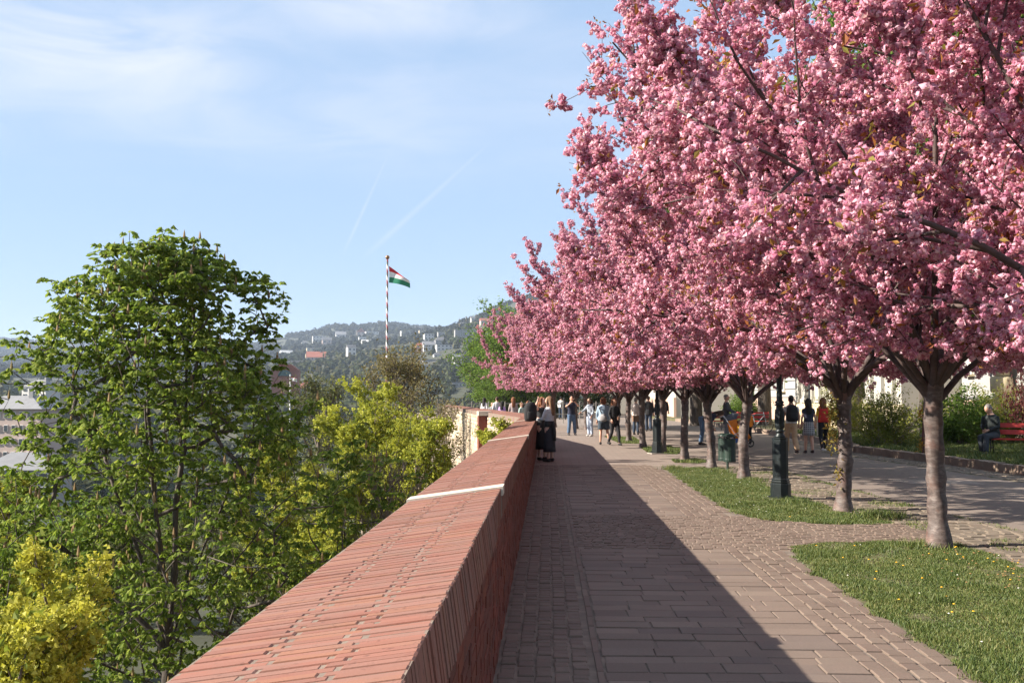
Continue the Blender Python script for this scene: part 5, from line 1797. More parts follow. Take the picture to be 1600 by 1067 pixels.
b = MB(); b.box((0, 0, .14), (.30, .12, .27)); b.tube([(-.08, 0, .27), (-.06, 0, .42), (.06, 0, .42), (.08, 0, .27)], .012, 6)
q = P_at(992, 680); o = b.build('handbag', cloth('brown_leather', (0.17, 0.10, 0.065)), None, False, (q[0] + .02, q[1] - .35, .62), 0.3); tag(o, 'brown handbag carried by the person in beige coat', 'handbag')
person(P_at(1013.5, 674), R(175), 'man in black jacket half hidden by the knobbly cherry trunk', 1.76, False, black, 0.95, 0.80, 'trousers', dark_jeans, 0.06, 'short', 'brown', legs=STRIDE)
person(P_at(1037, 668), R(168), 'man in dark jacket and jeans walking past the pale wall beyond the far lamp post', 1.78, False, cloth('charcoal_jacket', (0.02, 0.02, 0.022)), 0.95, 0.80, 'trousers', dark_jeans, 0.06, 'short', 'black', legs=STRIDE2, wide=1.1)
person(P_at(1097, 695), R(84), 'person in blue jeans bending over on the road behind a cherry trunk', 1.70, True, navy, 0.9, 0.92, 'trousers', jeans, 0.03, 'mid', 'brown', lean=R(72),
       arms={'L': ((.2, -.2, 1.15), (.17, -.42, 1.2)), 'R': ((-.2, -.2, 1.15), (-.17, -.42, 1.2))}, legs={'L': ((.09, -.03, .48), (.09, .03, .085)), 'R': ((-.09, .0, .48), (-.09, .08, .085))})
person(P_at(1136, 689), R(70), 'bald man in dark grey coat standing behind the pushchair', 1.80, False, cloth('dark_grey_coat', (0.045, 0.05, 0.06)), 0.95, 0.62, 'trousers', cloth('grey_trousers', (0.13, 0.14, 0.15)), 0.08, 'short', 'grey',
       arms={'L': ((.22, -.10, 1.15), (.16, -.34, 1.02)), 'R': ((-.22, -.10, 1.15), (-.16, -.34, 1.02))}, face=True)
p15 = person(P_at(1237, 709.5), R(183), 'man in beige trousers and white t-shirt carrying a black backpack, walking away', 1.74, False, white, 0.4, 0.90, 'trousers', cloth('beige_trousers', (0.44, 0.29, 0.17)), 0.08, 'short', 'black', (0.05, 0.03, 0.025), legs=STRIDE, skin='skin')
_p = P_at(1237, 709.5)
bp = backpack((_p[0], _p[1] - 0.15, 0.98), R(2), 'black backpack worn by the man in beige trousers', 1.12)
t = NT('checked_cloth'); ck = t.n('ShaderNodeTexBrick'); ck.offset = 0
ck.inputs['Scale'].default_value = 1; ck.inputs['Brick Width'].default_value = 0.055; ck.inputs['Row Height'].default_value = 0.055; ck.inputs['Mortar Size'].default_value = 0.011; ck.inputs['Mortar Smooth'].default_value = 0
for nm, c in (('Color1', (0.02, 0.022, 0.03, 1)), ('Color2', (0.02, 0.022, 0.03, 1)), ('Mortar', (0.34, 0.33, 0.33, 1))): ck.inputs[nm].default_value = c
cx = t.n('ShaderNodeCombineXYZ'); sp_ = t.n('ShaderNodeSeparateXYZ'); t.l(t.coord(), sp_.inputs[0]); t.l(sp_.outputs[0], cx.inputs[0]); t.l(sp_.outputs[2], cx.inputs[1]); t.l(cx.outputs[0], ck.inputs['Vector'])
t.col(ck.outputs['Color']); t.rough(0.9)
person(P_at(1264, 708), R(180), 'woman with long black hair in navy top and black and white checked skirt, walking away', 1.66, True, navy, 0.4, 0.98, 'skirt', t.m, 0.56, 'long', 'black', (0.045, 0.022, 0.022),
       legs={'L': ((.085, -.04, .48), (.085, -.06, .085)), 'R': ((-.085, .03, .48), (-.085, .14, .10))})
p17 = person(P_at(1287, 706), R(178), 'person in bright red vest over yellow sleeves and black trousers, walking away', 1.68, True, cloth('yellow_sleeves', (0.62, 0.32, 0.015)), 0.95, 0.96, 'trousers', black, 0.02, 'mid', 'auburn', (0.55, 0.5, 0.47), legs=STRIDE2)
m = MB(); m.tube([(0, .01, z) for z in (.93, 1.05, 1.2, 1.33, 1.41)], [(.14, .185), (.136, .166), (.14, .164), (.138, .165), (.11, .13)], 16)
m.build('red_vest', cloth('red_cloth', (0.52, 0.025, 0.02)), p17, True)
m = MB(); m.box((0, 0, -.2), (.34, .05, .40)); m.tube([(-.1, 0, 0), (-.06, 0, .2), (.06, 0, .2), (.1, 0, 0)], .010, 6)
q = P_at(1276, 706); o = m.build('tote_bag', cloth('cream_canvas', (0.50, 0.44, 0.34)), None, False, (q[0] + 0.02, q[1] - .05, 0.92), R(75)); tag(o, 'cream canvas tote bag hanging between the checked skirt woman and the red vest person', 'bag')
# heads above the far parapet
for (px, Y, hh, fem, c, hr, hc, ang, lab) in (
        (757, 57, 1.68, True, white, 'long', 'black', 150, 'woman with black hair in white top, leftmost of those behind the far parapet'),
        (769, 56, 1.42, False, cloth('grey_cloth', (0.3, 0.3, 0.3)), 'short', 'light', 10, 'small fair haired child in grey behind the far parapet'),
        (776.5, 55, 1.72, False, white, 'short', 'brown', 200, 'man in white shirt behind the far parapet next to the child in grey'),
        (784.5, 51, 1.50, True, cloth('lilac_cloth', (0.46, 0.27, 0.52)), 'long', 'black', 165, 'girl in lilac top behind the far parapet'),
        (802, 50, 1.70, True, cloth('taupe_cloth', (0.34, 0.27, 0.26)), 'long', 'auburn', 190, 'woman in greyish pink coat with reddish hair behind the far parapet'),
        (815, 49, 1.45, False, cloth('mint_cloth', (0.36, 0.45, 0.41)), 'short', 'light', 60, 'child in pale mint top behind the far parapet'),
        (825.5, 47, 1.52, True, cloth('cream_cloth', (0.55, 0.48, 0.38)), 'bob', 'auburn', 120, 'child with reddish hair in cream top behind the far parapet')):
    x = atd(px, 640, Y).x
    person((x, Y, 0), R(ang), lab, hh, fem, c, 0.9, 0.86, 'trousers', dark_jeans, 0.05, hr, hc, lite=True, face=ang < 90)
# seated man with the bench
bq = at(1589, 712, 0.15)
bench(bq.x + 0.10, bq.y, 0.15, R(-32), 1.75, 'red slatted bench with black iron ends on the raised lawn, where the man sits')
seat = {'L': ((.12, -.46, .50), (.12, -.50, .085)), 'R': ((-.10, -.42, .47), (-.10, -.34, .085))}
bx_, by_ = bq.x - 0.44, bq.y + 0.38
person((bx_, by_, 0.15), R(-58), 'grey haired man in dark jacket sitting on the red bench looking at his phone', 1.74, False, cloth('dark_green_jacket', (0.018, 0.024, 0.024)), 0.95, 0.86, 'trousers', cloth('slate_trousers', (0.035, 0.042, 0.05)), 0.06, 'short', 'grey', (0.02, 0.02, 0.022),
       arms={'L': ((.24, -.06, 1.13), (.08, -.30, 1.07)), 'R': ((-.24, -.06, 1.13), (-.05, -.30, 1.08))}, legs=seat, root=(0, -0.02, -0.36), lean=R(10), nod=R(20), turn=R(-10), face=True, wide=1.1)
m = MB(); m.box((0, 0, 0), (.07, .012, .14))
o = m.build('phone', M['black_iron'], None, False, Matrix.Translation((bx_, by_, 0.15)) @ Matrix.Rotation(R(-58), 4, 'Z') @ V3(.02, -.46, .76), R(-58)); tag(o, 'dark phone in the hands of the seated man', 'phone')
m = MB(); m.box((0, 0, 0), (.14, .010, .07))
q = P_at(893, 680); o = m.build('phone', M['black_iron'], None, False, Matrix.Translation(q) @ Matrix.Rotation(R(14), 4, 'Z') @ V3(.0, -.39, 1.57), R(14)); tag(o, 'dark phone held up by the man in navy t-shirt', 'phone')
# far bench with a sitter and a bicycle beside it
q = at(1172, 672, 0.15)
bench(q.x, q.y, 0.15, R(-25), 1.7, 'small distant red bench beside the bicycle, with a sitter in white')
person((q.x - 0.2, q.y + .05, 0.15), R(30), 'distant person in white shirt sitting on the far red bench', 1.70, False, white, 0.5, 0.9, 'trousers', black, 0.05, 'short', 'black', legs=seat, root=(0, -.02, -.36), lean=R(25), lite=True)
q = at(1148, 672, 0.15)
person((q.x - .5, q.y + .4, 0.15), R(60), 'distant person in black sitting left of the pushchair man', 1.68, False, black, 0.95, 0.9, 'trousers', black, 0.05, 'short', 'brown', legs=seat, root=(0, -.02, -.36), lean=R(15), lite=True)
bench(q.x - .45, q.y + .42, 0.15, R(50), 1.6, 'small distant red bench left of the pushchair, mostly hidden by a person in black')
def bicycle(loc, rz, label):
    e = empty('bicycle', loc, rz); tag(e, label, 'bicycle')
    gm = plain('grey_bike_paint', (0.30, 0.31, 0.33), 0.4, 0.1)
    for wx in (-.52, .52):
        m = MB(); m.tube([(wx + .33 * math.cos(a), 0, .34 + .33 * math.sin(a)) for a in np.linspace(0, 2 * math.pi, 25)], .017, 6, False)
        w_ = m.build('wheel', M['black_iron'], e, True)
        m = MB()
        for k in range(8):
            a = k * math.pi / 4; m.tube([(wx, 0, .34), (wx + .32 * math.cos(a), 0, .34 + .32 * math.sin(a))], .004, 4)
        m.build('spokes', gm, w_)
    m = MB()
    for a, b in (((-.52, .34), (-.05, .30)), ((-.05, .30), (-.17, .85)), ((-.17, .80), (.36, .82)), ((-.05, .30), (.38, .74)), ((-.52, .34), (-.16, .78)), ((.52, .34), (.36, .92))):
        m.tube([(a[0], 0, a[1]), (b[0], 0, b[1])], .018, 6)
    m.build('frame', gm, e, True)
    m = MB(); m.tube([(.28, -.28, 1.0), (.36, -.1, .98), (.36, .1, .98), (.28, .28, 1.0)], .013, 6); m.build('handlebar', M['black_iron'], e, True)
    m = MB(); m.tube([(-.32, 0, .90), (-.18, 0, .915), (-.04, 0, .90)], [(.02, .08), (.03, .07), (.015, .02)], 8); m.build('saddle', M['black_iron'], e, True)
q = at(1182, 676, 0.15)
bicycle((q.x, q.y, 0.15), R(20), 'grey bicycle leaning near the distant bench on the lawn')
# pushchair with a child
q = at(1154, 698)
e = empty('pushchair', q, R(-12)); tag(e, 'pushchair with pale frame and bright orange seat partly hidden by the slanting cherry trunk', 'pushchair')
pale = plain('pale_tube', (0.55, 0.56, 0.6), 0.35, 0.05, 8, 0, 0.5)
orange = cloth('orange_fabric', (0.70, 0.20, 0.02))
for sy in (-.24, .24):
    m = MB(); m.tube([(-.62, sy, 1.02), (-.50, sy, 1.06), (-.40, sy, .95), (-.12, sy, .45), (.34, sy, .14)], .017, 6); m.tube([(-.34, sy, .14), (-.08, sy, .46), (.12, sy, .52)], .015, 6); m.build('frame', pale, e, True)
    for wx in (-.36, .40):
        m = MB(); m.tube([(wx + .11 * math.cos(a), sy, .125 + .11 * math.sin(a)) for a in np.linspace(0, 2 * math.pi, 17)], .018, 6, False); m.lathe([(.02, -.02), (.03, 0), (.02, .02)], 8, (wx, sy, .125)); m.build('wheel', M['black_iron'], e, True)
m = MB(); m.tube([(-.62, -.24, 1.02), (-.64, 0, 1.03), (-.62, .24, 1.02)], .018, 6); m.build('handle', M['black_iron'], e, True)
m = MB(); m.tube([(-.22, 0, .92), (-.14, 0, .60), (-.05, 0, .42), (.20, 0, .40), (.28, 0, .24)], [(.025, .19), (.035, .20), (.04, .20), (.035, .19), (.02, .17)], 10); m.build('seat', orange, e, True)
m = MB(); m.tube([(-.30, 0, .80), (-.30, 0, .92), (-.18, 0, 1.0), (-.06, 0, .96)], [(.015, .17), (.02, .19), (.02, .19), (.015, .18)], 10); m.build('hood', cloth('slate_hood', (0.10, 0.12, 0.15)), e, True)
m = MB(); m.box((0.02, 0, .22), (.42, .38, .14)); m.build('basket', cloth('blue_fabric', (0.03, 0.11, 0.35)), e)
c_ = person((q.x + .02, q.y + .0, 0.10), R(-12 + 90), 'small child in yellow jacket sitting in the pushchair', 0.98, False, cloth('yellow_jacket', (0.72, 0.40, 0.02)), 0.95, 0.86, 'trousers', cloth('orange_trousers', (0.62, 0.14, 0.03)), 0.05, 'short', 'light', legs=seat, root=(0, 0.0, -.30), lite=True)
p_ = person(P_at(1170, 692), R(200), 'child in bright orange jacket right of the slanting cherry trunk', 1.22, False, cloth('orange_jacket', (0.75, 0.24, 0.02)), 0.95, 0.84, 'trousers', black, 0.06, 'short', 'brown', lite=True)
# one pass: turn the joined volumes into continuous skins
dg = bpy.context.evaluated_depsgraph_get()
for o, ex in PENDING:
    me = bpy.data.meshes.new_from_object(o.evaluated_get(dg), depsgraph=dg)
    mt = o.data.materials[0]
    o.modifiers.clear()
    if ex is not None and ex.v:
        V = np.empty(len(me.vertices) * 3, dtype=np.float32); me.vertices.foreach_get('co', V)
        vs = [tuple(v) for v in V.reshape(-1, 3)] + ex.v
        n = len(me.vertices)
        fs = [tuple(p.vertices) for p in me.polygons] + [tuple(i + n for i in f) for f in ex.f]
        me = bpy.data.meshes.new('person'); me.from_pydata(vs, [], fs); me.update()
        me.polygons.foreach_set('use_smooth', [True] * len(fs))
    me.materials.clear(); me.materials.append(mt)
    o.data = me
# ------------------------------------------------------------------ buildings along the street
M['plaster_white'] = plain('white_plaster', (0.40, 0.385, 0.345), 0.9, 0.07, 0.7, 0.1)
M['plaster_shaded'] = plain('shaded_plaster', (0.30, 0.297, 0.29), 0.9, 0.08, 0.5, 0.1)  # pale plaster greyed: the shade of the trees is put into the colour
M['plinth'] = plain('pinkish_plinth', (0.44, 0.31, 0.25), 0.9, 0.15, 1.2, 0.2)
M['sandstone'] = plain('cream_sandstone', (0.58, 0.49, 0.33), 0.85, 0.12, 1.5, 0.2)
M['window_glass'] = plain('window_glass', (0.05, 0.06, 0.07), 0.08, 0.1, 1.0, 0, 0.0, 0.8)
M['window_frame'] = plain('white_window_frame', (0.6, 0.58, 0.54), 0.6, 0.05)
M['roof_slate'] = plain('roof_slate', (0.11, 0.11, 0.115), 0.8, 0.2, 2.0, 0.2)
M['roof_red'] = plain('red_roof_tile', (0.28, 0.095, 0.06), 0.85, 0.25, 1.5, 0.2)
M['roof_grey'] = plain('grey_metal_roof', (0.20, 0.20, 0.205), 0.65, 0.1, 1.0, 0)
def window_on(e, x, y, z, w, h, face='-X'):
    """window in a wall that looks towards -X or -Y; the frame stands proud, the pane is set back"""
    m = MB()
    t_, d = 0.12, 0.10
    if face == '-X':
        for (dy, dz, sy, sz) in ((0, h / 2 + t_ / 2, w + 2 * t_, t_), (0, -h / 2 - t_ / 2, w + 2 * t_, t_), (-w / 2 - t_ / 2, 0, t_, h), (w / 2 + t_ / 2, 0, t_, h), (0, 0, .06, h - .002), (-w / 4 - .015, h * .15, w / 2 - .032, .06), (w / 4 + .015, h * .15, w / 2 - .032, .06)):
            m.box((x - d / 2 + .02, y + dy, z + dz), (d, sy, sz))
        f = m.build('window', M['window_frame'], e)
        m = MB(); m.box((x - .012, y, z), (.02, w - .004, h - .004)); m.build('pane', M['window_glass'], f)
        m = MB(); m.box((x - .10, y, z - h / 2 - t_ - .045), (.26, w + .5, .08)); m.build('sill', M['sandstone'], f)
    else:
        for (dx, dz, sx, sz) in ((0, h / 2 + t_ / 2, w + 2 * t_, t_), (0, -h / 2 - t_ / 2, w + 2 * t_, t_), (-w / 2 - t_ / 2, 0, t_, h), (w / 2 + t_ / 2, 0, t_, h), (0, 0, .06, h - .002)):
            m.box((x + dx, y - d / 2 + .02, z + dz), (sx, d, sz))
        f = m.build('window', M['window_frame'], e)
        m = MB(); m.box((x, y - .012, z), (w - .004, .02, h - .004)); m.build('pane', M['window_glass'], f)
# long shaded block
e = empty('long_building', (16.5, 62, 0)); tag(e, 'long pale grey building with banded plaster and pinkish plinth, shaded by the old trees', 'building')
OFF = Vector((16.5, 62, 0))
def local(mb):
    mb.v = [(a - OFF.x, b - OFF.y, c - OFF.z) for a, b, c in mb.v]; return mb
m = MB(); m.box((24, 93, 7.5), (15, 62, 15)); local(m).build('wall', M['plaster_shaded'], e)
m = MB(); m.box((16.42, 93, 0.85), (0.2, 62, 1.6)); local(m).build('plinth', M['plinth'], e)
for k in range(7):
    m = MB(); m.box((16.46, 93, 1.98 + k * 0.56), (0.1, 62, 0.50)); local(m).build('plaster_band', M['plaster_shaded'], e)
m = MB(); m.box((24, 93, 15.3), (16, 63, 0.6)); local(m).build('cornice', M['plaster_white'], e)
m = MB(); m.add([(16, 61.5, 15.62), (32, 61.5, 15.62), (32, 124.5, 15.62), (16, 124.5, 15.62), (24, 64, 20), (24, 122, 20)], [(0, 1, 4), (1, 2, 5, 4), (2, 3, 5), (3, 0, 4, 5), (3, 2, 1, 0)]); local(m).build('roof', M['roof_slate'], e)
for k in range(9):
    q = MB()
    for z in (3.4, 8.5, 12.6):
        window_on(e, 16.40 - OFF.x if z < 5 else 16.49 - OFF.x, 66 + k * 6.2 - OFF.y, z, 1.5, 2.3)
# sunlit projecting block with pilasters
e = empty('projecting_building', (15, 44, 0)); tag(e, 'bright cream building front with upright pilasters, sunlit between the lamp post and the walkers', 'building')
OFF = Vector((15, 44, 0))
m = MB(); m.box((20, 53, 8), (10, 18, 16)); local(m).build('wall', M['plaster_white'], e)
m = MB(); m.box((14.95, 53, 0.7), (0.2, 18.1, 1.4)); local(m).build('plinth', M['sandstone'], e)
for k in range(12):
    m = MB(); m.box((14.93, 45.0 + k * 1.5, 6.9), (0.2, 0.75, 11)); m.box((14.92, 45.0 + k * 1.5, 12.55), (0.3, 0.95, 0.3)); m.box((14.92, 45.0 + k * 1.5, 1.52), (0.3, 0.95, 0.22)); local(m).build('pilaster', M['plaster_white'], e)
m = MB(); m.box((20, 53, 16.3), (10.8, 18.8, 0.6)); local(m).build('cornice', M['plaster_white'], e)
m = MB(); m.add([(14.6, 43.6, 16.62), (25.4, 43.6, 16.62), (25.4, 62.4, 16.62), (14.6, 62.4, 16.62), (20, 47, 20.5), (20, 59, 20.5)], [(0, 1, 4), (1, 2, 5, 4), (2, 3, 5), (3, 0, 4, 5), (3, 2, 1, 0)]); local(m).build('roof', M['roof_slate'], e)
for k in range(5):
    window_on(e, 14.99 - OFF.x, 46.5 + k * 3.0 - OFF.y + 0.0, 9.5, 0.7, 2.0)
# near block on the right with the rusticated column
e = empty('near_building', (17.5, 30, 0)); tag(e, 'pale house front greyed for tree shade, with stout cream rusticated column behind the seated man', 'building')
OFF = Vector((17.5, 30, 0))
m = MB(); m.box((22.5, 36.8, 7), (10, 14.2, 14)); local(m).build('wall', M['plaster_shaded'], e)
m = MB(); m.box((17.44, 36.8, 0.8), (0.2, 14.3, 1.6)); local(m).build('plinth', M['plinth'], e)
m = MB(); m.box((17.38, 41.2, 1.68), (0.42, 2.4, 0.12)); local(m).build('ledge', M['roof_slate'], e)
cxp = px_at(1566, 39.2)
col_ = MB(); col_.lathe([(0.42, 0.1), (0.42, 1.2), (0.36, 1.25)], 14, (17.1, 39.2, 0)); local(col_); cb = col_.build('column', M['sandstone'], e, True)
for k in range(7):
    m = MB()
    r = 0.40 if k % 2 else 0.30
    m.lathe([(r - .05, 1.26 + k * .62), (r, 1.31 + k * .62), (r, 1.80 + k * .62), (r - .05, 1.87 + k * .62)], 14, (17.1, 39.2, 0)); local(m).build('column_drum', M['sandstone'], e, True)
m = MB(); m.box((17.1, 39.2, 5.75), (1.0, 1.0, 0.28)); local(m).build('capital', M['sandstone'], e)
window_on(e, 17.49 - OFF.x, 37.1 - OFF.y, 3.1, 1.5, 2.6); window_on(e, 17.49 - OFF.x, 33.2 - OFF.y, 3.1, 1.5, 2.6)
window_on(e, 17.49 - OFF.x, 42.9 - OFF.y, 2.95, 0.18, 0.35)
for yy in (33.2, 37.1, 41.0): window_on(e, 17.49 - OFF.x, yy - OFF.y, 9.4, 1.4, 2.3)
m = MB(); m.add([(17.0, 29.2, 14.05), (28, 29.2, 14.05), (28, 44.0, 14.05), (17.0, 44.0, 14.05), (22.5, 32, 18), (22.5, 41, 18)], [(0, 1, 4), (1, 2, 5, 4), (2, 3, 5), (3, 0, 4, 5), (3, 2, 1, 0)]); local(m).build('roof', M['roof_slate'], e)
# white palace with the gable seen over the blossom
e = empty('gabled_building', (4.5, 106, 0)); tag(e, 'large white building with a moulded gable rising above the farthest cherry crowns', 'building')
OFF = Vector((4.5, 106, 0))
m = MB(); m.box((15.5, 120, 9), (20, 28, 18)); local(m).build('wall', M['plaster_white'], e)
m = MB(); m.add([(4.9, 105.8, 18.02), (26.1, 105.8, 18.02), (15.5, 105.8, 24.6), (4.9, 134.2, 18.02), (26.1, 134.2, 18.02), (15.5, 134.2, 24.6)], [(0, 1, 2), (5, 4, 3), (0, 2, 5, 3), (2, 1, 4, 5), (1, 0, 3, 4)]); local(m).build('roof', M['plaster_white'], e)
for sx in (-1, 1):
    for k, (off, th) in enumerate(((0.0, 0.5), (0.75, 0.28))):
        m = MB()
        a = Vector((15.5 + sx * 11.2, 105.5 - 0.0, 17.9 - off)); b = Vector((15.5, 105.5, 24.9 - off))
        m.add([(p.x, p.y + dy, p.z + dz) for p in (a, b) for dy in (-.35 + k * .15, .25) for dz in (0, th)], [(0, 1, 3, 2), (4, 6, 7, 5), (0, 4, 5, 1), (2, 3, 7, 6), (0, 2, 6, 4), (1, 5, 7, 3)])
        local(m).build('gable_moulding', M['plaster_white'], e)
m = MB(); m.box((15.5, 105.7, 17.6), (21.4, 0.5, 0.7)); local(m).build('cornice', M['plaster_white'], e)
for k in range(5):
    for z in (4, 9, 14):
        window_on(e, 7.5 + k * 4 - OFF.x, 105.99 - OFF.y, z, 1.4, 2.4, '-Y'); window_on(e, 5.49 - OFF.x, 109 + k * 5 - OFF.y, z, 1.4, 2.4)
e = empty('white_wing', (10, 82, 0)); tag(e, 'sunlit white low wing with peach plinth behind the far cherry trunks', 'building')
OFF = Vector((10, 82, 0))
m = MB(); m.box((13.2, 93, 4), (6, 22, 8)); local(m).build('wall', M['plaster_white'], e)
m = MB(); m.box((10.15, 93, 0.85), (0.2, 22.1, 1.7)); local(m).build('plinth', plain('peach_plinth', (0.55, 0.38, 0.29), 0.9, 0.12, 1.0, 0.1), e)
m = MB(); m.box((13.2, 93, 8.2), (6.8, 22.8, 0.4)); local(m).build('roof', M['roof_slate'], e)
for k in range(5): window_on(e, 10.19 - OFF.x, 84.5 + k * 4.2 - OFF.y, 5.4, 1.2, 1.9)
m = MB(); m.box((0, 0, 0), (0.08, 1.0, 1.1)); sg = m.build('notice_board', plain('green_board', (0.03, 0.13, 0.09), 0.5, 0.1), None, False, (9.9, 98.4, 2.9)); tag(sg, 'small green notice board on the sunlit white wing', 'notice board')
m = MB(); m.box((-.045, 0, -.15), (0.02, 0.7, 0.5)); m.build('panel', plain('pale_panel', (0.45, 0.55, 0.48), 0.6, 0.1), sg)
# pale fence posts at the end of the terrace
e = empty('fence', (-4, 68, 0)); tag(e, 'row of pale grey posts with rails behind the people at the far parapet', 'fence')
gp = plain('pale_post', (0.20, 0.19, 0.17), 0.8, 0.15)
for k in range(17):
    m = MB(); m.tube([(k * 0.55 - 1.0, k * 0.03, -0.05), (k * 0.55 - 1.0, k * 0.03, 1.45)], 0.035, 6); m.build('post', gp, e)
for z in (0.6, 1.3):
    m = MB(); m.box((3.4, 0.24, z), (9.4, 0.04, 0.07), 0.0545); m.build('rail', gp, e)
# flagpoles
p = atd(605.5, 404, 105); gz = zt(p.x, p.y)
t = NT('spiral_paint')
sp_ = t.n('ShaderNodeSeparateXYZ'); t.l(t.coord(), sp_.inputs[0])
an = t.math('DIVIDE', t.math('ARCTAN2', sp_.outputs[1], sp_.outputs[0]), 2 * math.pi)
fr = t.math('FRACT', t.math('ADD', an, t.math('DIVIDE', sp_.outputs[2], 1.15)))
t.col(t.ramp(fr, [(0.0, (0.22, 0.03, 0.04)), (0.33, (0.22, 0.03, 0.04)), (0.34, (0.62, 0.58, 0.56)), (0.66, (0.62, 0.58, 0.56)), (0.67, (0.05, 0.07, 0.05)), (0.99, (0.05, 0.07, 0.05))]))
t.m.node_tree.nodes['Color Ramp'].color_ramp.interpolation = 'CONSTANT'
t.rough(0.5)
pole = empty('flagpole', (p.x, p.y, gz)); tag(pole, 'tall flagpole painted in a red, white and dark spiral, rising above the budding trees', 'flagpole')
H = p.z - gz
m = MB(); m.tube([(0, 0, -0.5), (0, 0, H * .5), (0, 0, H)], [0.155, 0.13, 0.09], 12); m.build('shaft', t.m, pole, True)
m = MB(); m.ball((0, 0, H + .12), 0.22, 10, 7); m.build('finial', plain('dull_brass', (0.25, 0.13, 0.06), 0.4, 0.1, 5, 0, 0.6), pole, True)
def flag(loc, w, h, label, cols, droop):
    nu, nv = 18, 3 * 4
    V, F, MI = [], [], []
    for i in range(nu + 1):
        u = i / nu
        for j in range(nv + 1):
            v = j / nv
            top = -droop[0] * h * u ** 0.95; bot = -h - droop[1] * h * u ** 1.6
            z = top + (bot - top) * v ** (1 + 1.3 * u)
            x = w * (u * (1 - 0.06 * v) + 0.02 * math.sin(6 * u + 3 * v) - 0.10 * (1 - v) * u)
            y = 0.16 * w * math.sin(5.5 * u + 2.2 * v) * u
            V.append((x, y, z))
    for i in range(nu):
        for j in range(nv):
            a = i * (nv + 1) + j
            F.append((a, a + 1, a + nv + 2, a + nv + 1)); MI.append(min(2, j // 4))
    me = np_mesh('flag', V, np.array(F), cols, True, MI)
    o = obj('flag', me, None, loc); tag(o, label, 'flag')
    return o
fl_ = [foliage('flag_red', [(0.52, 0.03, 0.04), (0.56, 0.04, 0.05)], 0.3), foliage('flag_white', [(0.72, 0.70, 0.70), (0.75, 0.73, 0.73)], 0.3), foliage('flag_green', [(0.03, 0.19, 0.11), (0.035, 0.21, 0.12)], 0.3)]
q = atd(607.6, 415.5, 105)
flag(q, 2.3, 1.75, 'red, white and green horizontal striped flag drooping from the spiral painted pole', fl_, (0.86, 0.30))
p2 = atd(453.5, 587, 150); gz = zt(p2.x, p2.y)
pole = empty('flagpole', (p2.x, p2.y, gz)); tag(pole, 'plain white flagpole, small and far, beside the chestnut crown', 'flagpole')
m = MB(); m.tube([(0, 0, -.5), (0, 0, p2.z - gz)], [0.13, 0.08], 8); m.build('shaft', plain('white_pole', (0.6, 0.6, 0.6), 0.5, 0.05), pole, True)
m = MB(); m.ball((0, 0, p2.z - gz + .08), .12, 8, 6); m.build('finial', plain('white_pole_knob', (0.6, 0.6, 0.6), 0.5, 0.05), pole, True)
q = atd(454.6, 588, 150)
flag(q, 0.95, 0.62, 'small far flag showing red over white on the plain white pole', [fl_[0], fl_[1], fl_[1]], (0.45, 0.35))

# ------------------------------------------------------------------ town and woods on the hills
def hill_at(px, py, dmin=420):
    d = ray(px, py)
    hz = math.hypot(d.x, d.y)
    t_ = dmin
    while t_ < 7000:
        x, y, z = d.x * t_ / hz, d.y * t_ / hz, CAM_H + d.z * t_ / hz
        if zt(x, y) >= z: return x, y, t_
        t_ += 6
    return None
WALLC = {'white': plain('house_white', (0.52, 0.51, 0.49), 0.9, 0.04, .1), 'cream': plain('house_cream', (0.48, 0.41, 0.28), 0.9, 0.05, .1), 'grey': plain('house_grey', (0.27, 0.27, 0.27), 0.9, 0.06, .1),
         'pink': plain('house_pink', (0.42, 0.33, 0.29), 0.9, 0.05, .1), 'brick': plain('house_brick', (0.27, 0.12, 0.085), 0.9, 0.1, .2), 'ochre': plain('house_ochre', (0.52, 0.37, 0.17), 0.9, 0.05, .1)}
ROOFC = {'grey': M['roof_grey'], 'slate': M['roof_slate'], 'red': M['roof_red'], 'white': WALLC['white']}
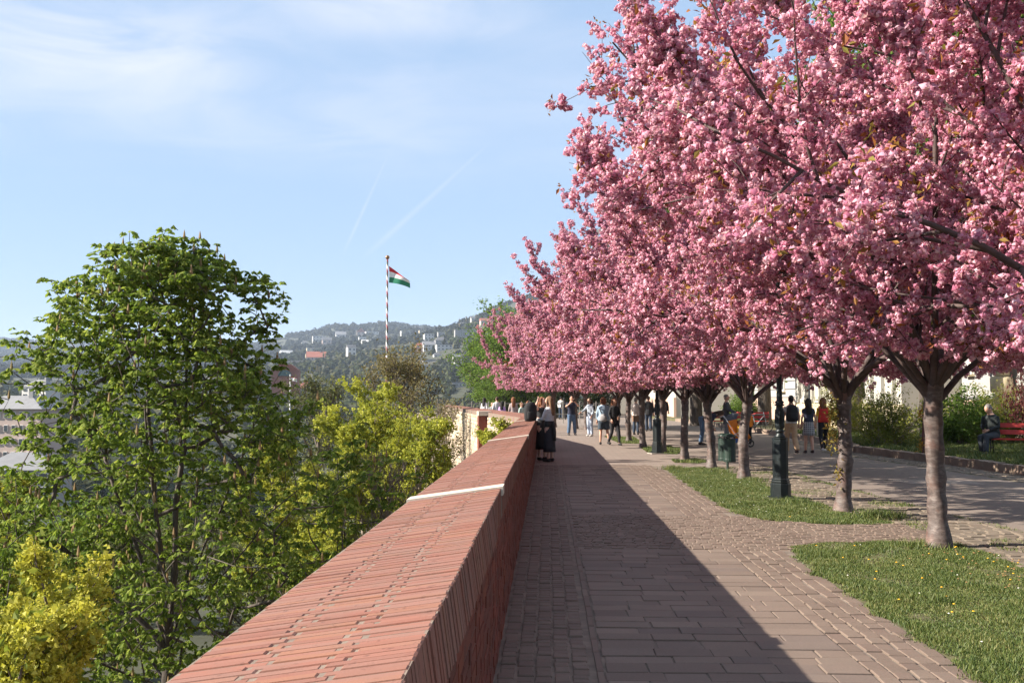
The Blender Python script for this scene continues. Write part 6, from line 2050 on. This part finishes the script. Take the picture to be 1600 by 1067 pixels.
def house(label, px, py, wpx, hpx, wall_c, roof_c, roof='gable', d=None, rz=0.25, floors=2, nwin=3, deep=0.8, chim=True):
    """px, py: where the foot of the front wall is seen; wpx, hpx: front size in photograph pixels"""
    if d is None:
        h_ = hill_at(px, py)
        if h_ is None: return
        x, y, d = h_
    else:
        q = atd(px, py, d); x, y = q.x, q.y
    s = FPX / y
    w, h = wpx / s, hpx / s
    z0 = atd(px, py, y).z
    drop = max(3.0, z0 - zt(x, y) + 3.0)
    e = empty('house', (x, y, z0), rz); tag(e, label, 'house')
    dp = w * deep
    m = MB(); m.box((0, dp / 2, (h - drop) / 2), (w, dp, h + drop)); m.build('wall', WALLC[wall_c], e)
    o_ = 0.04 * w
    m = MB()
    if roof == 'flat':
        m.box((0, dp / 2, h + 0.2), (w + o_, dp + o_, 0.4))
    elif roof == 'gable':
        r = min(w, dp) * 0.42
        m.add([(-w / 2 - o_, -o_, h + .01), (w / 2 + o_, -o_, h + .01), (w / 2 + o_, dp + o_, h + .01), (-w / 2 - o_, dp + o_, h + .01), (-w / 2 - o_, dp / 2, h + r), (w / 2 + o_, dp / 2, h + r)], [(0, 1, 5, 4), (2, 3, 4, 5), (0, 4, 3), (1, 2, 5), (3, 2, 1, 0)])
    elif roof == 'front':
        r = w * 0.5
        m.add([(-w / 2 - o_, -o_, h + .01), (w / 2 + o_, -o_, h + .01), (w / 2 + o_, dp + o_, h + .01), (-w / 2 - o_, dp + o_, h + .01), (0, -o_, h + r), (0, dp + o_, h + r)], [(0, 4, 5, 3), (1, 2, 5, 4), (0, 1, 4), (2, 3, 5), (3, 2, 1, 0)])
    else:
        r = min(w, dp) * 0.36
        m.add([(-w / 2 - o_, -o_, h + .01), (w / 2 + o_, -o_, h + .01), (w / 2 + o_, dp + o_, h + .01), (-w / 2 - o_, dp + o_, h + .01), (-w * .2, dp / 2, h + r), (w * .2, dp / 2, h + r)], [(0, 1, 5, 4), (1, 2, 5), (2, 3, 4, 5), (3, 0, 4), (3, 2, 1, 0)])
    rf = m.build('roof', ROOFC[roof_c], e)
    if chim and roof != 'flat':
        m = MB(); m.box((w * .22, dp * .45, h + min(w, dp) * .36), (w * .06, w * .06, min(w, dp) * .25)); m.build('chimney', WALLC['grey'], rf)
    fh = h / floors
    for fl in range(floors):
        for k in range(nwin):
            xx = (k + .5) / nwin * w - w / 2
            m = MB(); m.box((xx, -.05, fh * (fl + .55)), (w / nwin * .5, .3, fh * .5)); wi = m.build('window', M['window_frame'], e)
            m = MB(); m.box((xx, -.22, fh * (fl + .55)), (w / nwin * .4, .08, fh * .42)); m.build('pane', M['window_glass'], wi)
    return e
HOUSES = [
    ('white house with steep white gable and grey roof among trees, left of the spiral flagpole', 550, 556, 11, 11, 'white', 'slate', 'gable', 0.5, 2, 2),
    ('cream house with flat roof, upper of the cluster above the brick hall', 489, 553, 16, 8, 'cream', 'grey', 'flat', 0.3, 2, 3),
    ('low cream house left of the flat roofed cream one', 483, 560, 9, 6, 'cream', 'slate', 'hip', 0.3, 1, 2),
    ('long low house with dark red roof below the cream houses', 494, 563, 24, 4, 'pink', 'red', 'gable', 0.2, 1, 5),
    ('pale terraced house of stacked storeys on the slope, left of centre', 499, 538, 17, 11, 'white', 'grey', 'flat', 0.3, 3, 4),
    ('pinkish house just right of the pale terraced house', 511, 542, 12, 9, 'pink', 'slate', 'gable', 0.3, 2, 2),
    ('house with pointed red roof below the ridge, left of the flagpole', 564, 526, 11, 6, 'pink', 'red', 'front', 0.2, 2, 2),
    ('long white flat block directly left of the flagpole near the ridge', 582, 525, 17, 6, 'white', 'grey', 'flat', 0.3, 2, 4),
    ('white box house below the pointed red roof', 567, 534, 10, 6, 'white', 'white', 'flat', 0.3, 1, 2),
    ('low white house with pale roof, lowest of the white group left of the flagpole', 573, 541, 12, 5, 'white', 'white', 'gable', 0.3, 1, 2),
    ('cream row house just left of the flagpole under the long white block', 588, 533, 14, 5, 'cream', 'grey', 'flat', 0.3, 1, 3),
    ('white house with two roofs under the mid ridge', 533, 531, 13, 7, 'white', 'grey', 'gable', 0.3, 2, 2),
    ('tiny white house at the left end of the hillside town', 476, 542, 8, 6, 'white', 'slate', 'hip', 0.3, 1, 2),
    ('white roofed house close to the right edge of the chestnut crown', 449, 560, 15, 6, 'white', 'white', 'gable', 0.5, 1, 2),
    ('long pale flat building right above the red brick hall', 462, 571, 28, 6, 'pink', 'grey', 'flat', 0.1, 1, 6),
    ('house with orange red roof low beside the small white flagpole', 466, 614, 22, 7, 'brick', 'red', 'gable', 0.2, 1, 3),
    ('cream tower block at the left of the upper town right of the flagpole', 660, 528, 8, 10, 'cream', 'grey', 'flat', 0.3, 3, 2),
    ('white stepped house right of the cream tower block', 671, 531, 13, 8, 'white', 'grey', 'flat', 0.3, 2, 3),
    ('white house with bright flat roof in the middle of the upper town', 690, 529, 9, 8, 'grey', 'white', 'flat', 0.3, 2, 2),
    ('broad grey house with dark roof below the bright flat roof', 690, 540, 16, 7, 'grey', 'slate', 'hip', 0.3, 2, 4),
    ('broad white house in the middle of the right hand hillside', 695, 548, 21, 8, 'white', 'slate', 'flat', 0.3, 2, 4),
    ('white house left of the broad white house on the hillside', 671, 547, 15, 7, 'white', 'grey', 'gable', 0.3, 2, 3),
    ('reddish house leftmost in the lower right hillside', 657, 549, 12, 8, 'brick', 'red', 'hip', 0.3, 2, 2),
    ('long grey apartment block with rows of windows near the top of the right hill', 729, 529, 30, 12, 'grey', 'grey', 'flat', 0.15, 4, 9),
    ('small bright yellow house above the long grey apartment block', 723, 513, 8, 6, 'ochre', 'slate', 'hip', 0.3, 2, 2),
    ('tall white house with chimney on the skyline of the right hill', 741, 505, 8, 7, 'white', 'slate', 'gable', 0.3, 2, 2),
    ('house with red roof on the hill right of the yellow one', 758, 507, 11, 5, 'pink', 'red', 'gable', 0.3, 1, 3),
    ('dark grey house with white window row, low on the right hillside', 671, 569, 17, 6, 'grey', 'slate', 'flat', 0.3, 1, 5),
    ('long pale wall like house below the dark grey one', 672, 577, 27, 5, 'white', 'grey', 'flat', 0.2, 1, 6),
    ('small white house close to the lime trees on the right hillside', 714, 563, 10, 5, 'white', 'grey', 'gable', 0.3, 1, 2),
    ('low white house under the small one beside the lime trees', 719, 571, 13, 4, 'white', 'slate', 'hip', 0.3, 1, 3),
    ('white house immediately right of the flagpole near the ridge', 634, 524, 12, 6, 'white', 'slate', 'flat', 0.3, 2, 3),
    ('small white house on the skyline left of the cream tower block', 654, 519, 8, 5, 'white', 'slate', 'gable', 0.3, 1, 2),
    ('long dark low building at the foot of the hill beside the lime trees', 722, 606, 26, 7, 'grey', 'slate', 'flat', 0.1, 1, 6),
    ('white house tucked under the broad white house on the hillside', 684, 560, 10, 5, 'white', 'slate', 'hip', 0.3, 1, 2)]
for (lab, px, py, w, h, wc, rc, rf, rz, fl, nw) in HOUSES:
    house(lab, px, py, w * 1.2, h * 1.2, wc, rc, rf, None, rz, fl, nw)
# red brick hall with the arched window
q = atd(445, 588, 420)
e = empty('brick_hall', (q.x, q.y, q.z), 0.15); tag(e, 'red brick hall with a large arched green window, right of the chestnut crown', 'building')
m = MB(); m.box((0, 5, -2.5), (11, 10, 15 - 5)); m.build('wall', WALLC['brick'], e)
m = MB(); m.add([(-5.6, -.2, 2.52), (5.6, -.2, 2.52), (5.6, 10.2, 2.52), (-5.6, 10.2, 2.52), (-2.4, -.2, 5.0), (2.4, -.2, 5.0), (2.4, 10.2, 5.0), (-2.4, 10.2, 5.0)], [(0, 1, 5, 4), (1, 2, 6, 5), (2, 3, 7, 6), (3, 0, 4, 7), (4, 5, 6, 7), (3, 2, 1, 0)]); m.build('roof', M['roof_red'], e)
m = MB(); m.add([(2.8 * math.cos(a), y_, 0.2 + 2.8 * math.sin(a) * .9) for y_ in (-.45, -.02) for a in np.linspace(0, math.pi, 13)], [tuple(range(13)), tuple(range(13, 26))[::-1]] + [(i, i + 13, i + 14, i + 1) for i in range(12)] + [(12, 25, 13, 0)]); m.build('arched_window', plain('green_glass', (0.06, 0.11, 0.10), 0.2, 0.2, 1), e)
# big houses at the left edge
house('grey roofed villa with chimneys at the left picture edge', 52, 640, 46, 36, 'white', 'grey', 'hip', 300, -0.25, 4, 4, 0.7)
house('pale pink two storeyed house with grey roof at the left picture edge', 8, 722, 118, 84, 'pink', 'grey', 'hip', 210, -0.1, 4, 9, 0.5)
house('white house half hidden behind the chestnut crown at mid height', 240, 612, 16, 9, 'white', 'slate', 'hip', None, 0.2, 2, 3)
house('white house behind the left of the chestnut crown', 128, 622, 15, 8, 'white', 'grey', 'gable', None, 0.2, 2, 3)
house('grey metal roofed house with dark dormer, lowest at the left picture edge', 22, 800, 120, 66, 'grey', 'grey', 'hip', 150, 0.05, 3, 4, 0.6)

# woods
def canopy(name, n, dlo, dhi, pxr, r0, r1, mat, seed, skip=None, stuff=True):
    g = np.random.default_rng(seed)
    C, Rr = [], []
    tries = 0
    while len(C) < n and tries < n * 6:
        tries += 1
        d = math.exp(g.uniform(math.log(dlo), math.log(dhi))); px = g.uniform(*pxr)
        an = math.atan((px - 855) / FPX)
        x, y = d * math.sin(an), d * math.cos(an)
        if skip and skip(px, d, x, y): continue
        r = g.uniform(r0, r1) * (0.6 + 0.4 * d / dhi)
        C.append((x, y, zt(x, y) + r * 0.55)); Rr.append(r)
    V = pompoms(np.array(C), np.array(Rr), g, 1.05, 0.22, 0.28)
    o = obj(name, np_mesh(name, V, tris(V), mat)); o['kind'] = 'stuff'
    return o
HP = [(o.location.x, o.location.y) for o in COL.objects if o.get('category') == 'house']
def near_house(px, d, x, y):
    # keep the slope in front of each house open
    for hx, hy in HP:
        dx = (x / y - hx / hy) * FPX
        if abs(dx) < 12 and -60 < y - hy < 20: return True
    return False
canopy('woodland', 2600, 480, 1700, (380, 900), 3.0, 5.5, M['wood_green'], 21, near_house)
canopy('woodland', 1500, 260, 1500, (-500, 400), 4.0, 8, M['wood_green'], 22, near_house)
canopy('woodland', 5200, 1700, 3500, (-500, 1000), 6, 10, M['wood_far'], 23)
canopy('woodland', 4200, 3500, 5700, (-700, 700), 8, 14, M['wood_far'], 24)
# trees one can tell apart between the houses
HT1 = broadleaf(101, 11, 4.2, 9.5, 0.3, M['wood_green'], M['bark'], 0.9, 12, 900)
HT2 = broadleaf(102, 17, 2.2, 16, 0.3, M['olive_leaf'], M['bark'], 0.8, 20, 900, up=0.5)
HT3 = broadleaf(103, 14, 3.2, 13, 0.3, M['dark_leaf'], M['bark'], 0.8, 18, 1000)
rg = random.Random(77)
seen_lab = set()
for i in range(130):
    px = rg.uniform(425, 770); py = rg.uniform(515, 612)
    h_ = hill_at(px, py)
    if h_ is None or h_[2] > 1750: continue
    x, y, d = h_
    if near_house(px, d, x, y): continue
    k = rg.choice((0, 0, 0, 1, 2, 2))
    best = min(HOUSES, key=lambda q: math.hypot(q[1] - px, (q[2] - py) * 1.5))
    dx_, dy_ = px - best[1], py - best[2]
    where = ('left of' if dx_ < 0 else 'right of') if abs(dx_) > abs(dy_) * 1.2 else ('above' if dy_ < 0 else 'below')
    short = ' '.join(best[0].split(',')[0].split()[:10])
    lab = '%s %s the %s' % (('rounded tree', 'slender pale poplar', 'dark conifer')[k], where, short)
    if lab in seen_lab: continue
    seen_lab.add(lab)
    put_tree('hillside_tree', (HT1, HT2, HT3)[k], x, y, rg.uniform(0, 6), lab, 'tree', 'trees between the houses of the hillside town', rg.uniform(.75, 1.25) * (1.0 if d > 700 else .8))
for (px, py, lab) in ((718, 512, 'tall slender poplar on the skyline left of the yellow house'), (744, 506, 'tall slender poplar on the skyline right of the tall white house'), (729, 508, 'tall slender poplar on the skyline just right of the yellow house')):
    h_ = hill_at(px, py)
    if h_: put_tree('hillside_tree', HT2, h_[0], h_[1], px, lab, 'tree', 'trees between the houses of the hillside town', 1.5)
# trees beyond the near slope, left side
rg = random.Random(5)
for i in range(26):
    px = rg.uniform(-80, 420); d = rg.uniform(150, 420)
    an = math.atan((px - 855) / FPX); x, y = d * math.sin(an), d * math.cos(an)
    if any(abs((x / y - hx / hy) * FPX) < 75 and y < hy + 8 and hy < 320 for hx, hy in HP): continue
    k = rg.choice((0, 0, 2, 1))
    put_tree('valley_tree', (HT1, HT2, HT3)[k], x, y, rg.uniform(0, 6), ('rounded tree in the valley town seen through and beside the chestnut', 'slender pale poplar in the valley town beside the chestnut', 'dark conifer in the valley town beside the chestnut')[k], 'tree',
             ('rounded valley trees', 'valley poplars', 'valley conifers')[k], rg.uniform(.9, 1.3))

# ------------------------------------------------------------------ haze over the valley
lo = min(v.co.z for v in bpy.data.meshes['terrain'].vertices)
hi = max(v.co.z for v in bpy.data.meshes['terrain'].vertices)
m = MB(); m.box((0, 0, (lo - 1 + hi + 45) / 2), (15600, 15600, hi + 45 - lo + 1))
hz = bpy.data.materials.new('haze'); hz.use_nodes = True
nt = hz.node_tree
nt.nodes.remove(nt.nodes['Principled BSDF'])
pv = nt.nodes.new('ShaderNodeVolumePrincipled')
pv.inputs['Color'].default_value = (0.66, 0.79, 1.0, 1)
pv.inputs['Density'].default_value = HAZE = 0.00009
pv.inputs['Anisotropy'].default_value = 0.0
nt.links.new(pv.outputs[0], nt.nodes['Material Output'].inputs['Volume'])
hazebox = m.build('haze', hz); hazebox['kind'] = 'stuff'
